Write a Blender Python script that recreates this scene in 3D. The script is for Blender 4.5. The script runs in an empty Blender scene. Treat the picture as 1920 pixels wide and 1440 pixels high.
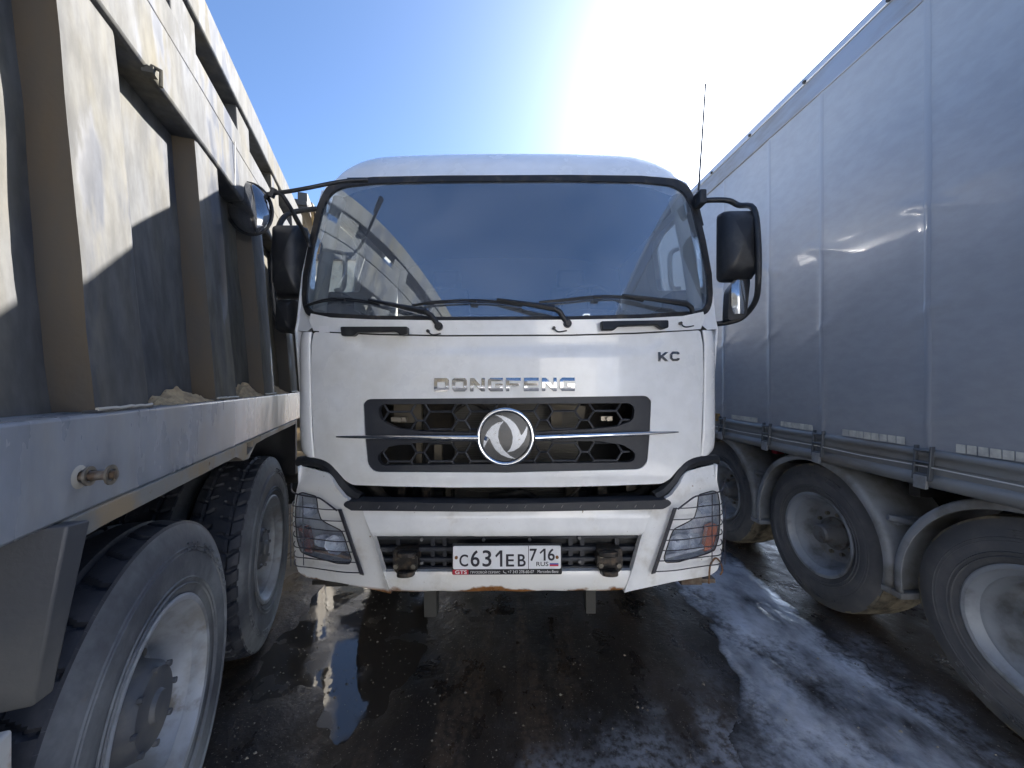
import bpy, bmesh, math, random
import numpy as np
from mathutils import Vector, Matrix, noise
from mathutils.geometry import delaunay_2d_cdt
random.seed(7)
scene = bpy.context.scene
COL = scene.collection
F = 721.0            # focal length in photo pixels
H = 1.65             # eye height
# ------------------------------------------------------------------ camera
cam_d = bpy.data.cameras.new('camera'); cam = bpy.data.objects.new('camera', cam_d); COL.objects.link(cam)
cam.location = (0, 0, H); cam.rotation_euler = (math.radians(90), 0, 0)
cam_d.sensor_width = 36; cam_d.lens = 36*F/1920
cam_d.clip_start = 0.02; cam_d.clip_end = 4000
scene.camera = cam
# ------------------------------------------------------------------ sun, sky
AZ, EL = math.radians(36.5), math.radians(32.5)
SUN = Vector((math.sin(AZ)*math.cos(EL), math.cos(AZ)*math.cos(EL), math.sin(EL)))
world = bpy.data.worlds.new('World'); scene.world = world; world.use_nodes = True
nt = world.node_tree; nt.nodes.clear()
out = nt.nodes.new('ShaderNodeOutputWorld')
sky = nt.nodes.new('ShaderNodeTexSky'); sky.sky_type = 'NISHITA'; sky.sun_disc = False
sky.sun_elevation = EL; sky.sun_rotation = AZ
sky.air_density = 0.45; sky.dust_density = 0.6; sky.ozone_density = 6.0; sky.altitude = 200
bg = nt.nodes.new('ShaderNodeBackground'); bg.inputs[1].default_value = 0.05
wb = nt.nodes.new('ShaderNodeVectorMath'); wb.operation = 'MULTIPLY'; wb.inputs[1].default_value = (0.99, 0.96, 0.85)
nt.links.new(sky.outputs[0], wb.inputs[0]); nt.links.new(wb.outputs[0], bg.inputs[0])
tc = nt.nodes.new('ShaderNodeTexCoord')
dp = nt.nodes.new('ShaderNodeVectorMath'); dp.operation = 'DOT_PRODUCT'
dp.inputs[1].default_value = SUN
nt.links.new(tc.outputs['Generated'], dp.inputs[0])
def mnode(op, a, b, tree=nt):
    n = tree.nodes.new('ShaderNodeMath'); n.operation = op
    for i, v in enumerate((a, b)):
        if v is None: continue
        if isinstance(v, (int, float)): n.inputs[i].default_value = v
        else: tree.links.new(v, n.inputs[i])
    return n.outputs[0]
cl = mnode('MAXIMUM', dp.outputs['Value'], 0.0)
g1 = mnode('MULTIPLY', mnode('POWER', cl, 14.0), 0.055)
g2 = mnode('MULTIPLY', mnode('POWER', cl, 60.0), 0.45)
gl = mnode('ADD', g1, g2)
bg2 = nt.nodes.new('ShaderNodeBackground'); bg2.inputs[0].default_value = (0.93, 0.97, 1.0, 1)
nt.links.new(gl, bg2.inputs[1])
add = nt.nodes.new('ShaderNodeAddShader')
nt.links.new(bg.outputs[0], add.inputs[0]); nt.links.new(bg2.outputs[0], add.inputs[1])
nt.links.new(add.outputs[0], out.inputs[0])
sun_d = bpy.data.lights.new('sun', 'SUN'); sun_d.energy = 2.4; sun_d.angle = math.radians(0.53); sun_d.color = (1, 0.95, 0.88)
sun = bpy.data.objects.new('sun', sun_d); COL.objects.link(sun)
sun.rotation_euler = (-SUN).to_track_quat('-Z', 'Y').to_euler(); sun.location = SUN*30
scene.view_settings.view_transform = 'Standard'; scene.view_settings.look = 'None'
scene.view_settings.gamma = 1; scene.view_settings.exposure = 3.42
scene.render.engine = 'CYCLES'
# ------------------------------------------------------------------ materials
MATS = {}
def mat(name, c1, rough=0.5, metal=0.0, c2=None, scale=3.0, lo=0.4, hi=0.65, stretch=(1, 1, 1), rough2=None,
        bump=0.0, bscale=60.0, coat=0.0, ior=1.45, c3=None, scale3=10.0, lo3=0.55, hi3=0.7, rough3=None, spec=0.5, detail=6, grain=0.0, gscale=35.0):
    if name in MATS: return MATS[name]
    m = bpy.data.materials.new(name); m.use_nodes = True; MATS[name] = m
    t = m.node_tree; b = t.nodes['Principled BSDF']
    b.inputs['Base Color'].default_value = (*c1, 1); b.inputs['Roughness'].default_value = rough
    b.inputs['Metallic'].default_value = metal; b.inputs['IOR'].default_value = ior
    b.inputs['Coat Weight'].default_value = coat; b.inputs['Coat Roughness'].default_value = 0.06
    b.inputs['Specular IOR Level'].default_value = spec
    co = t.nodes.new('ShaderNodeTexCoord').outputs['Object']
    def masked(sc, lo, hi, st, off=0):
        mp = t.nodes.new('ShaderNodeMapping'); mp.inputs['Scale'].default_value = st; mp.inputs['Location'].default_value = (off, off*.7, off*1.3)
        t.links.new(co, mp.inputs[0])
        n = t.nodes.new('ShaderNodeTexNoise'); n.inputs['Scale'].default_value = sc; n.inputs['Detail'].default_value = detail; n.inputs['Roughness'].default_value = 0.6
        t.links.new(mp.outputs[0], n.inputs['Vector'])
        r = t.nodes.new('ShaderNodeMapRange'); r.inputs['From Min'].default_value = lo; r.inputs['From Max'].default_value = hi
        r.interpolation_type = 'SMOOTHSTEP'
        t.links.new(n.outputs['Fac'], r.inputs['Value']); return r.outputs[0]
    cur = None; rcur = None
    if c2:
        f = masked(scale, lo, hi, stretch)
        mx = t.nodes.new('ShaderNodeMix'); mx.data_type = 'RGBA'
        t.links.new(f, mx.inputs[0]); mx.inputs[6].default_value = (*c1, 1); mx.inputs[7].default_value = (*c2, 1)
        cur = mx.outputs[2]
        mr = t.nodes.new('ShaderNodeMix'); t.links.new(f, mr.inputs[0]); mr.inputs[2].default_value = rough
        mr.inputs[3].default_value = rough2 if rough2 is not None else rough; rcur = mr.outputs[0]
        if c3:
            f3 = masked(scale3, lo3, hi3, stretch, 7.3)
            mx2 = t.nodes.new('ShaderNodeMix'); mx2.data_type = 'RGBA'
            t.links.new(f3, mx2.inputs[0]); t.links.new(cur, mx2.inputs[6]); mx2.inputs[7].default_value = (*c3, 1)
            cur = mx2.outputs[2]
            mr2 = t.nodes.new('ShaderNodeMix'); t.links.new(f3, mr2.inputs[0]); t.links.new(rcur, mr2.inputs[2])
            mr2.inputs[3].default_value = rough3 if rough3 is not None else rough; rcur = mr2.outputs[0]
        if grain:
            gz = masked(gscale, .3, .7, stretch, 3.1); gm = t.nodes.new('ShaderNodeMapRange'); gm.inputs[3].default_value = 1-grain; gm.inputs[4].default_value = 1+grain
            t.links.new(gz, gm.inputs[0]); vm = t.nodes.new('ShaderNodeVectorMath'); vm.operation = 'SCALE'
            t.links.new(cur, vm.inputs[0]); t.links.new(gm.outputs[0], vm.inputs['Scale']); cur = vm.outputs[0]
        t.links.new(cur, b.inputs['Base Color']); t.links.new(rcur, b.inputs['Roughness'])
    if bump:
        n = t.nodes.new('ShaderNodeTexNoise'); n.inputs['Scale'].default_value = bscale; n.inputs['Detail'].default_value = 5
        t.links.new(co, n.inputs['Vector'])
        bp = t.nodes.new('ShaderNodeBump'); bp.inputs['Strength'].default_value = bump; bp.inputs['Distance'].default_value = 0.01
        t.links.new(n.outputs['Fac'], bp.inputs['Height']); t.links.new(bp.outputs[0], b.inputs['Normal'])
    return m
def glassmat(name, tint, ior, rough=0.0, gcol=(1, 1, 1), haze=0.0):
    m = bpy.data.materials.new(name); m.use_nodes = True; MATS[name] = m
    t = m.node_tree; t.nodes.clear()
    o = t.nodes.new('ShaderNodeOutputMaterial'); tr = t.nodes.new('ShaderNodeBsdfTransparent'); tr.inputs[0].default_value = (*tint, 1)
    g = t.nodes.new('ShaderNodeBsdfGlossy'); g.inputs['Roughness'].default_value = rough; g.inputs['Color'].default_value = (*gcol, 1)
    fr = t.nodes.new('ShaderNodeFresnel'); ge = t.nodes.new('ShaderNodeNewGeometry')   # a thin sheet: same reflectance from both faces
    io = t.nodes.new('ShaderNodeMix'); io.inputs[2].default_value = ior; io.inputs[3].default_value = 1/ior
    t.links.new(ge.outputs['Backfacing'], io.inputs[0]); t.links.new(io.outputs[0], fr.inputs['IOR'])
    mx = t.nodes.new('ShaderNodeMixShader')
    t.links.new(fr.outputs[0], mx.inputs[0]); t.links.new(tr.outputs[0], mx.inputs[1]); t.links.new(g.outputs[0], mx.inputs[2])
    
    if haze:
        di = t.nodes.new('ShaderNodeBsdfDiffuse'); di.inputs[0].default_value = (.5, .56, .66, 1); m2 = t.nodes.new('ShaderNodeMixShader')  # pale bluish haze of light put into the colour to brighten the glass
        n = t.nodes.new('ShaderNodeTexNoise'); n.inputs['Scale'].default_value = 3; n.inputs['Detail'].default_value = 8; t.links.new(t.nodes.new('ShaderNodeTexCoord').outputs['Object'], n.inputs['Vector'])
        t.links.new(mnode('MULTIPLY', n.outputs[0], haze*2, t), m2.inputs[0]); t.links.new(mx.outputs[0], m2.inputs[1]); t.links.new(di.outputs[0], m2.inputs[2]); mx = m2
    t.links.new(mx.outputs[0], o.inputs[0]); return m
WHITE = mat('white_paint', (0.82, 0.83, 0.84), 0.22, 0, (0.73, 0.725, 0.70), 2.2, 0.42, 0.75, rough2=0.4, coat=0.6, c3=(0.33, 0.25, 0.17), scale3=34, lo3=0.715, hi3=0.77, rough3=0.7, grain=.035, gscale=11)
WHITEB = mat('white_paint_worn', (0.80, 0.81, 0.82), 0.25, 0, (0.52, 0.50, 0.46), 5, 0.5, 0.8, rough2=0.5, coat=0.5, c3=(0.22, 0.15, 0.09), scale3=40, lo3=0.68, hi3=0.74, rough3=0.8, grain=.05, gscale=9)
BLACKP = mat('black_plastic', (0.018, 0.019, 0.022), 0.42, 0, (0.05, 0.05, 0.05), 12, 0.45, 0.8, rough2=0.6, bump=0.05, bscale=200)
GREYP = mat('dark_grey_plastic', (0.028, 0.031, 0.04), 0.5, 0, (0.055, 0.056, 0.06), 6, 0.4, 0.8, rough2=0.65)
RUBBER = mat('seal_rubber', (0.02, 0.02, 0.022), 0.6, 0, (0.09, 0.075, 0.06), 14, 0.5, 0.75, rough2=0.8)
CHROME = mat('chrome', (0.75, 0.76, 0.78), 0.08, 1.0, (0.5, 0.5, 0.5), 20, 0.5, 0.8, rough2=0.25)
CHROMEL = mat('letter_chrome', (0.40, 0.40, 0.41), 0.1, 1.0)
CHROMES = mat('brushed_chrome', (0.27, 0.28, 0.30), 0.22, 1.0, (0.35, 0.35, 0.36), 60, 0.5, 0.8, rough2=0.4)
DARKM = mat('dark_chassis', (0.02, 0.02, 0.02), 0.6, 0, (0.055, 0.045, 0.035), 6, 0.45, 0.75, rough2=0.85, bump=0.2)
CAST = mat('oily_cast_iron', (0.03, 0.028, 0.027), 0.38, 0.3, (0.12, 0.09, 0.065), 25, 0.45, 0.7, rough2=0.7, bump=0.2, bscale=90)
BOLT = mat('bolt_metal', (0.22, 0.20, 0.17), 0.4, 0.7)
GLASS = glassmat('windscreen_glass', (0.82, 0.86, 0.86), 3.6, 0.0, (0.86, 0.94, 1.0), haze=.13)
SGLASS = glassmat('side_glass', (0.80, 0.85, 0.86), 1.4)
LENS = glassmat('lamp_lens', (0.90, 0.92, 0.95), 1.5, 0.02, haze=.2)
REFL = mat('lamp_reflector', (0.80, 0.84, 0.9), 0.18, 0.25, (0.42, 0.45, 0.52), 18, 0.35, 0.6, rough2=0.4, bump=0.5, bscale=45)
AMBER = mat('amber_lens', (0.55, 0.13, 0.02), 0.12, 0, (0.42, 0.08, 0.015), 30, coat=0.6)
AMBERD = mat('dull_amber_lens', (0.20, 0.035, 0.015), 0.25, 0, (0.12, 0.03, 0.02), 30, coat=0.4)
HAZELENS = mat('dusty_lamp_housing', (0.52, 0.55, 0.60), 0.4, 0.1, (0.25, 0.26, 0.28), 10, 0.4, 0.7, rough2=0.5)
TRIM = mat('cab_trim', (0.30, 0.31, 0.31), 0.7)
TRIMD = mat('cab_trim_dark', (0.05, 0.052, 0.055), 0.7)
MIRR = mat('mirror_glass', (0.8, 0.82, 0.84), 0.03, 1.0)
PLATEW = mat('plate_white', (0.72, 0.73, 0.76), 0.35, 0, (0.6, 0.6, 0.6), 20, 0.5, 0.8)
INK = mat('plate_ink', (0.02, 0.02, 0.03), 0.4)
PBLUE = mat('flag_blue', (0.03, 0.08, 0.35), 0.4); PRED = mat('flag_red', (0.5, 0.03, 0.05), 0.4)
TXTW = mat('print_white', (0.7, 0.7, 0.7), 0.5)
STEEL = mat('grey_body_paint', (0.086, 0.089, 0.094), 0.75, 0.0, (0.108, 0.099, 0.074), 2.3, 0.34, 0.66, stretch=(1, 1, 0.3), rough2=0.85, spec=0.1,
            bump=0.08, bscale=14, c3=(0.058, 0.062, 0.072), scale3=4.2, lo3=0.55, hi3=0.64, rough3=0.4, grain=.2, gscale=22)
STEELP = mat('grey_body_paint_smooth', (0.22, 0.245, 0.29), 0.26, 0.1, (0.31, 0.31, 0.30), 3.2, 0.45, 0.72, stretch=(1, 1, 0.35), rough2=0.5,
             bump=0.05, bscale=9, c3=(0.30, 0.27, 0.21), scale3=4, lo3=0.62, hi3=0.78, rough3=0.7, grain=.12, gscale=14)
RIBSIDE = mat('shade_brown_paint', (0.052, 0.05, 0.048), 0.6, 0.0, (0.085, 0.066, 0.045), 3, 0.42, 0.68, stretch=(1, 1, 0.3), rough2=0.8, bump=0.15, bscale=30)  # shade of the rib cheeks put into a darker brown; cab guard shares it
STRIP = mat('rusty_strip', (0.20, 0.205, 0.20), 0.45, 0.1, (0.30, 0.235, 0.155), 5, 0.4, 0.62, rough2=0.75, c3=(0.14, 0.075, 0.035), scale3=26, lo3=0.64, hi3=0.72, rough3=0.85)
SAND = mat('sand', (0.42, 0.32, 0.19), 0.95, 0, (0.30, 0.22, 0.13), 20, bump=0.8, bscale=70)
TYRE = mat('tyre_dusty', (0.08, 0.088, 0.105), 0.6, 0, (0.22, 0.235, 0.25), 3.0, 0.34, 0.68, rough2=0.8, bump=0.15, bscale=50, c3=(0.19, 0.17, 0.13), scale3=7, lo3=0.62, hi3=0.78, rough3=0.9, grain=.08)
TREAD = mat('tyre_tread', (0.03, 0.034, 0.046), 0.55, 0, (0.075, 0.078, 0.09), 7, 0.45, 0.75, rough2=0.8, bump=0.2, bscale=60, c3=(0.15, 0.13, 0.10), scale3=6, lo3=0.66, hi3=0.76)
TYRET = mat('tyre_grey', (0.085, 0.09, 0.10), 0.75, 0, (0.13, 0.13, 0.135), 6, 0.4, 0.7, rough2=0.85, bump=0.1)
MUDT = mat('tyre_muddy', (0.22, 0.19, 0.14), 0.9, 0, (0.075, 0.068, 0.055), 8, 0.4, 0.65, bump=0.6, bscale=40)
RIM = mat('rim_dusty_silver', (0.38, 0.41, 0.46), 0.55, 0.2, (0.25, 0.255, 0.255), 6, 0.4, 0.7, rough2=0.65, c3=(0.17, 0.15, 0.12), scale3=5, lo3=0.6, hi3=0.75)
RIMT = mat('rim_grey', (0.30, 0.325, 0.36), 0.5, 0.3, (0.14, 0.14, 0.14), 5, 0.4, 0.7, rough2=0.7)
HUBG = mat('grey_hub', (0.15, 0.155, 0.165), 0.5, 0.2, (0.10, 0.09, 0.075), 14, 0.45, 0.7, rough2=0.8, bump=0.2)
HUB = mat('greasy_hub', (0.05, 0.05, 0.05), 0.45, 0.3, (0.13, 0.11, 0.09), 16, 0.45, 0.7, rough2=0.8, bump=0.3)
FEND = mat('grey_mudguard', (0.25, 0.265, 0.285), 0.55, 0, (0.135, 0.13, 0.12), 4, 0.4, 0.7, rough2=0.8)
FENDM = mat('muddy_mudguard', (0.155, 0.145, 0.125), 0.85, 0, (0.10, 0.10, 0.10), 4, 0.42, 0.68, bump=0.3)
ALU = mat('dull_aluminium', (0.34, 0.36, 0.40), 0.42, 0.55, (0.27, 0.27, 0.27), 6, 0.4, 0.7, stretch=(1, .25, 1), rough2=0.6)
ALUD = mat('dirty_side_rail', (0.26, 0.27, 0.275), 0.5, 0.3, (0.20, 0.18, 0.155), 5, 0.42, 0.72, stretch=(1, .2, 1), rough2=0.75)
CREAM = mat('cream_paint', (0.62, 0.55, 0.42), 0.4, 0, (0.42, 0.34, 0.24), 4, 0.45, 0.75, coat=0.2)
TAPE = mat('reflective_tape', (0.62, 0.62, 0.56), 0.35, 0, (0.45, 0.45, 0.42), 15)
BRASS = mat('ochre_metal', (0.35, 0.22, 0.08), 0.5, 0.3)
# ------------------------------------------------------------------ mesh helpers
class Thing:
    """top-level object: an Empty at the base; local frame = its own axes"""
    def __init__(s, name, label, cat, loc, rot=(0, 0, 0), group=None):
        o = bpy.data.objects.new(name, None); COL.objects.link(o); o.location = loc; o.rotation_euler = rot
        o.empty_display_size = 0.3
        o['label'] = label; o['category'] = cat
        if group: o['group'] = group
        s.o = o; s.off = Vector((0, 0, 0))
class MB:
    def __init__(s): s.v = []; s.f = []; s.m = []; s.mi = 0
    def av(s, pts):
        k = len(s.v); s.v += [tuple(p) for p in pts]; return k
    def af(s, fs, k=0):
        for f in fs: s.f.append(tuple(i+k for i in f)); s.m.append(s.mi)
    def box(s, x0, x1, y0, y1, z0, z1):
        k = s.av([(x0,y0,z0),(x1,y0,z0),(x1,y1,z0),(x0,y1,z0),(x0,y0,z1),(x1,y0,z1),(x1,y1,z1),(x0,y1,z1)])
        s.af([(0,3,2,1),(4,5,6,7),(0,1,5,4),(1,2,6,5),(2,3,7,6),(3,0,4,7)], k)
    def hexa(s, p):   # 8 points in box order
        k = s.av(p); s.af([(0,3,2,1),(4,5,6,7),(0,1,5,4),(1,2,6,5),(2,3,7,6),(3,0,4,7)], k)
    def tube(s, path, r, n=10, cap=True, rs=None, sy=1.0):
        path = [Vector(p) for p in path]; k0 = None; ln = len(path)
        up = Vector((0.13, 0.21, 0.97))
        base = len(s.v)
        t0 = (path[1]-path[0]).normalized()
        a = t0.cross(up)
        if a.length < 1e-3: a = t0.cross(Vector((1, 0, 0)))
        a.normalize()
        for i, p in enumerate(path):
            if i == 0: t = path[1]-path[0]
            elif i == ln-1: t = path[-1]-path[-2]
            else: t = (path[i+1]-path[i]).normalized()+(path[i]-path[i-1]).normalized()
            t.normalize(); a = (a - t*a.dot(t)).normalized(); b = t.cross(a)
            rr = rs[i] if rs else r
            s.av([p+a*(rr*math.cos(2*math.pi*j/n))+b*(rr*sy*math.sin(2*math.pi*j/n)) for j in range(n)])
        for i in range(ln-1):
            for j in range(n):
                s.f.append((base+i*n+j, base+i*n+(j+1) % n, base+(i+1)*n+(j+1) % n, base+(i+1)*n+j)); s.m.append(s.mi)
        if cap:
            s.f.append(tuple(base+j for j in range(n))[::-1]); s.m.append(s.mi)
            s.f.append(tuple(base+(ln-1)*n+j for j in range(n))); s.m.append(s.mi)
    def grid(s, fn, nu, nv, flip=False):
        k = len(s.v)
        for i in range(nu+1):
            for j in range(nv+1): s.v.append(tuple(fn(i/nu, j/nv)))
        for i in range(nu):
            for j in range(nv):
                q = (k+i*(nv+1)+j, k+(i+1)*(nv+1)+j, k+(i+1)*(nv+1)+j+1, k+i*(nv+1)+j+1)
                s.f.append(q[::-1] if flip else q); s.m.append(s.mi)
    def lathe(s, prof, n=48, c=(0, 0, 0), disp=None, closed=False):
        """profile of (x, r) about the x axis"""
        k = len(s.v); L = len(prof)
        for i in range(n):
            a = 2*math.pi*i/n; ca, sa = math.cos(a), math.sin(a)
            for (x, r) in prof:
                if disp: r = disp(a, x, r)
                s.v.append((c[0]+x, c[1]+r*ca, c[2]+r*sa))
        for i in range(n):
            i2 = (i+1) % n
            for j in range(L-1):
                s.f.append((k+i*L+j, k+i*L+j+1, k+i2*L+j+1, k+i2*L+j)); s.m.append(s.mi)
    def prism(s, poly, mapf, a, b):
        """convex-ish polygon extruded between offsets a and b through mapf(u,v,off)"""
        n = len(poly)
        k = s.av([mapf(u, v, a) for u, v in poly]+[mapf(u, v, b) for u, v in poly])
        s.af([tuple(range(n)), tuple(range(2*n-1, n-1, -1))]+[(i, n+i, n+(i+1) % n, (i+1) % n) for i in range(n)], k)
    def panel(s, outline, holes, mapf, a, b=None, g=None):
        """polygon with holes, triangulated with interior grid points so that it can follow a curved surface"""
        loops = [outline]+list(holes)
        pts = []; edges = []
        for lp in loops:
            k = len(pts); pts += [Vector(p) for p in lp]; n = len(lp)
            edges += [(k+i, k+(i+1) % n) for i in range(n)]
        if g:
            xs = [p[0] for p in outline]; ys = [p[1] for p in outline]
            gx, gy = (g, g) if not isinstance(g, tuple) else g
            x = min(xs)+gx*.5
            while x < max(xs):
                y = min(ys)+gy*.5
                while y < max(ys):
                    if pip((x, y), outline) and not any(pip((x, y), h) for h in holes):
                        pts.append(Vector((x+random.uniform(-.02, .02)*gx, y+random.uniform(-.02, .02)*gy)))
                    y += gy
                x += gx
        V, E, T, ov, oe, of = delaunay_2d_cdt(pts, edges, [], 0, 1e-5)
        keep = []
        for t in T:
            cx = sum(V[i][0] for i in t)/3; cy = sum(V[i][1] for i in t)/3
            if pip((cx, cy), outline) and not any(pip((cx, cy), h) for h in holes): keep.append(tuple(t))
        k = s.av([mapf(p[0], p[1], a) for p in V])
        nv = len(V)
        s.af(keep, k)
        if b is not None:
            k2 = s.av([mapf(p[0], p[1], b) for p in V])
            s.af([t[::-1] for t in keep], k2)
            ed = {}
            for t in keep:
                for i in range(3):
                    e = (t[i], t[(i+1) % 3]); ed[e] = 1
            for (i, j) in ed:
                if (j, i) not in ed:
                    s.f.append((k+j, k+i, k2+i, k2+j)); s.m.append(s.mi)
    def build(s, name, mats, parent=None, smooth=40, off=None, bevel=None, kind=None, label=None):
        me = bpy.data.meshes.new(name)
        if off is not None: s.v = [(v[0]-off[0], v[1]-off[1], v[2]-off[2]) for v in s.v]
        me.from_pydata(s.v, [], s.f)
        if not isinstance(mats, (list, tuple)): mats = [mats]
        for m in mats: me.materials.append(m)
        if len(mats) > 1: me.polygons.foreach_set('material_index', s.m)
        bm = bmesh.new(); bm.from_mesh(me); bmesh.ops.recalc_face_normals(bm, faces=bm.faces); bm.to_mesh(me); bm.free()
        if smooth:
            me.polygons.foreach_set('use_smooth', [True]*len(me.polygons))
            me.set_sharp_from_angle(angle=math.radians(smooth))
        me.update()
        o = bpy.data.objects.new(name, me); COL.objects.link(o)
        if parent is not None:
            o.parent = parent.o if isinstance(parent, Thing) else parent
        if bevel:
            md = o.modifiers.new('bevel', 'BEVEL'); md.width = bevel; md.segments = 2; md.limit_method = 'ANGLE'; md.angle_limit = math.radians(40)
        if kind: o['kind'] = kind
        if label: o['label'] = label
        return o
def pip(p, poly):
    x, y = p; c = False; n = len(poly); j = n-1
    for i in range(n):
        xi, yi = poly[i]; xj, yj = poly[j]
        if (yi > y) != (yj > y) and x < (xj-xi)*(y-yi)/(yj-yi)+xi: c = not c
        j = i
    return c
def dens(pts, step, closed=True):
    o = []; n = len(pts)
    for i in range(n if closed else n-1):
        a = pts[i]; b = pts[(i+1) % n]; d = math.dist(a, b); k = max(1, int(d/step))
        for q in range(k): o.append(tuple(a[c]+(b[c]-a[c])*q/k for c in range(len(a))))
    if not closed: o.append(tuple(pts[-1]))
    return o
def rnd(pts, r, k=5):
    """round the corners of a closed polygon"""
    o = []; n = len(pts)
    for i in range(n):
        p0 = Vector(pts[i-1]); p = Vector(pts[i]); p1 = Vector(pts[(i+1) % n])
        rr = r[i] if isinstance(r, (list, tuple)) else r
        if rr <= 0: o.append(tuple(p)); continue
        d0 = min(rr, (p0-p).length*.48); d1 = min(rr, (p1-p).length*.48)
        a = p+(p0-p).normalized()*d0; b = p+(p1-p).normalized()*d1
        for q in range(k+1):
            t = q/k; o.append(tuple(a*(1-t)**2+p*2*t*(1-t)+b*t*t))
    return o
def spl(pts, k=6):
    P = [Vector(p) for p in pts]; o = []
    for i in range(len(P)-1):
        p0 = P[max(i-1, 0)]; p1 = P[i]; p2 = P[i+1]; p3 = P[min(i+2, len(P)-1)]
        for q in range(k):
            t = q/k
            o.append(0.5*((2*p1)+(p2-p0)*t+(2*p0-5*p1+4*p2-p3)*t*t+(3*p1-p0-3*p2+p3)*t**3))
    o.append(P[-1]); return o
def sstep(a, b, x):
    t = min(1, max(0, (x-a)/(b-a))); return t*t*(3-2*t)
def interp(x, tab):
    if x <= tab[0][0]: return tab[0][1]
    for (a, b), (c, d) in zip(tab, tab[1:]):
        if x <= c: return b+(d-b)*(x-a)/(c-a)
    return tab[-1][1]
def hexbolt(mb, c, r, d, axis='y', n=6):
    pts = []
    for dd in (0, d):
        for j in range(n):
            a = 2*math.pi*j/n; ca, sa = r*math.cos(a), r*math.sin(a)
            if axis == 'y': pts.append((c[0]+ca, c[1]+dd, c[2]+sa))
            elif axis == 'x': pts.append((c[0]+dd, c[1]+ca, c[2]+sa))
            else: pts.append((c[0]+ca, c[1]+sa, c[2]+dd))
    k = mb.av(pts); mb.af([tuple(range(n)), tuple(range(2*n-1, n-1, -1))]+[(i, n+i, n+(i+1) % n, (i+1) % n) for i in range(n)], k)
def textmesh(txt, size=1.0):
    cu = bpy.data.curves.new('t', 'FONT'); cu.body = txt; cu.size = size
    cu.resolution_u = 4
    ob = bpy.data.objects.new('t', cu); COL.objects.link(ob)
    bpy.context.view_layer.update()
    me = bpy.data.meshes.new_from_object(ob.evaluated_get(bpy.context.evaluated_depsgraph_get()))
    V = [tuple(v.co) for v in me.vertices]; Fc = [tuple(p.vertices) for p in me.polygons]
    bpy.data.objects.remove(ob); bpy.data.curves.remove(cu); bpy.data.meshes.remove(me)
    return V, Fc
def textfit(txt, x0, x1, z0, z1, y, name, m, parent, bold=0.0, off=(0, 0, 0)):
    """flat print fitted into the rectangle x0..x1, z0..z1, facing -y"""
    V, Fc = textmesh(txt)
    xs = [v[0] for v in V]; ys = [v[1] for v in V]
    a, b, c, d = min(xs), max(xs), min(ys), max(ys)
    mb = MB(); k = 0
    offs = [(0, 0)] if not bold else [(bold*math.cos(q*math.pi/4), bold*math.sin(q*math.pi/4)) for q in range(8)]
    for qi, (bx, bz) in enumerate(offs):
        k = mb.av([(x0+bold+(v[0]-a)/(b-a)*(x1-x0-2*bold)+bx, y-qi*0.00002, z0+bold+(v[1]-c)/(d-c)*(z1-z0-2*bold)+bz) for v in V])
        mb.af(Fc, k)
    return mb.build(name, m, parent, smooth=0, off=off)

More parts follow.
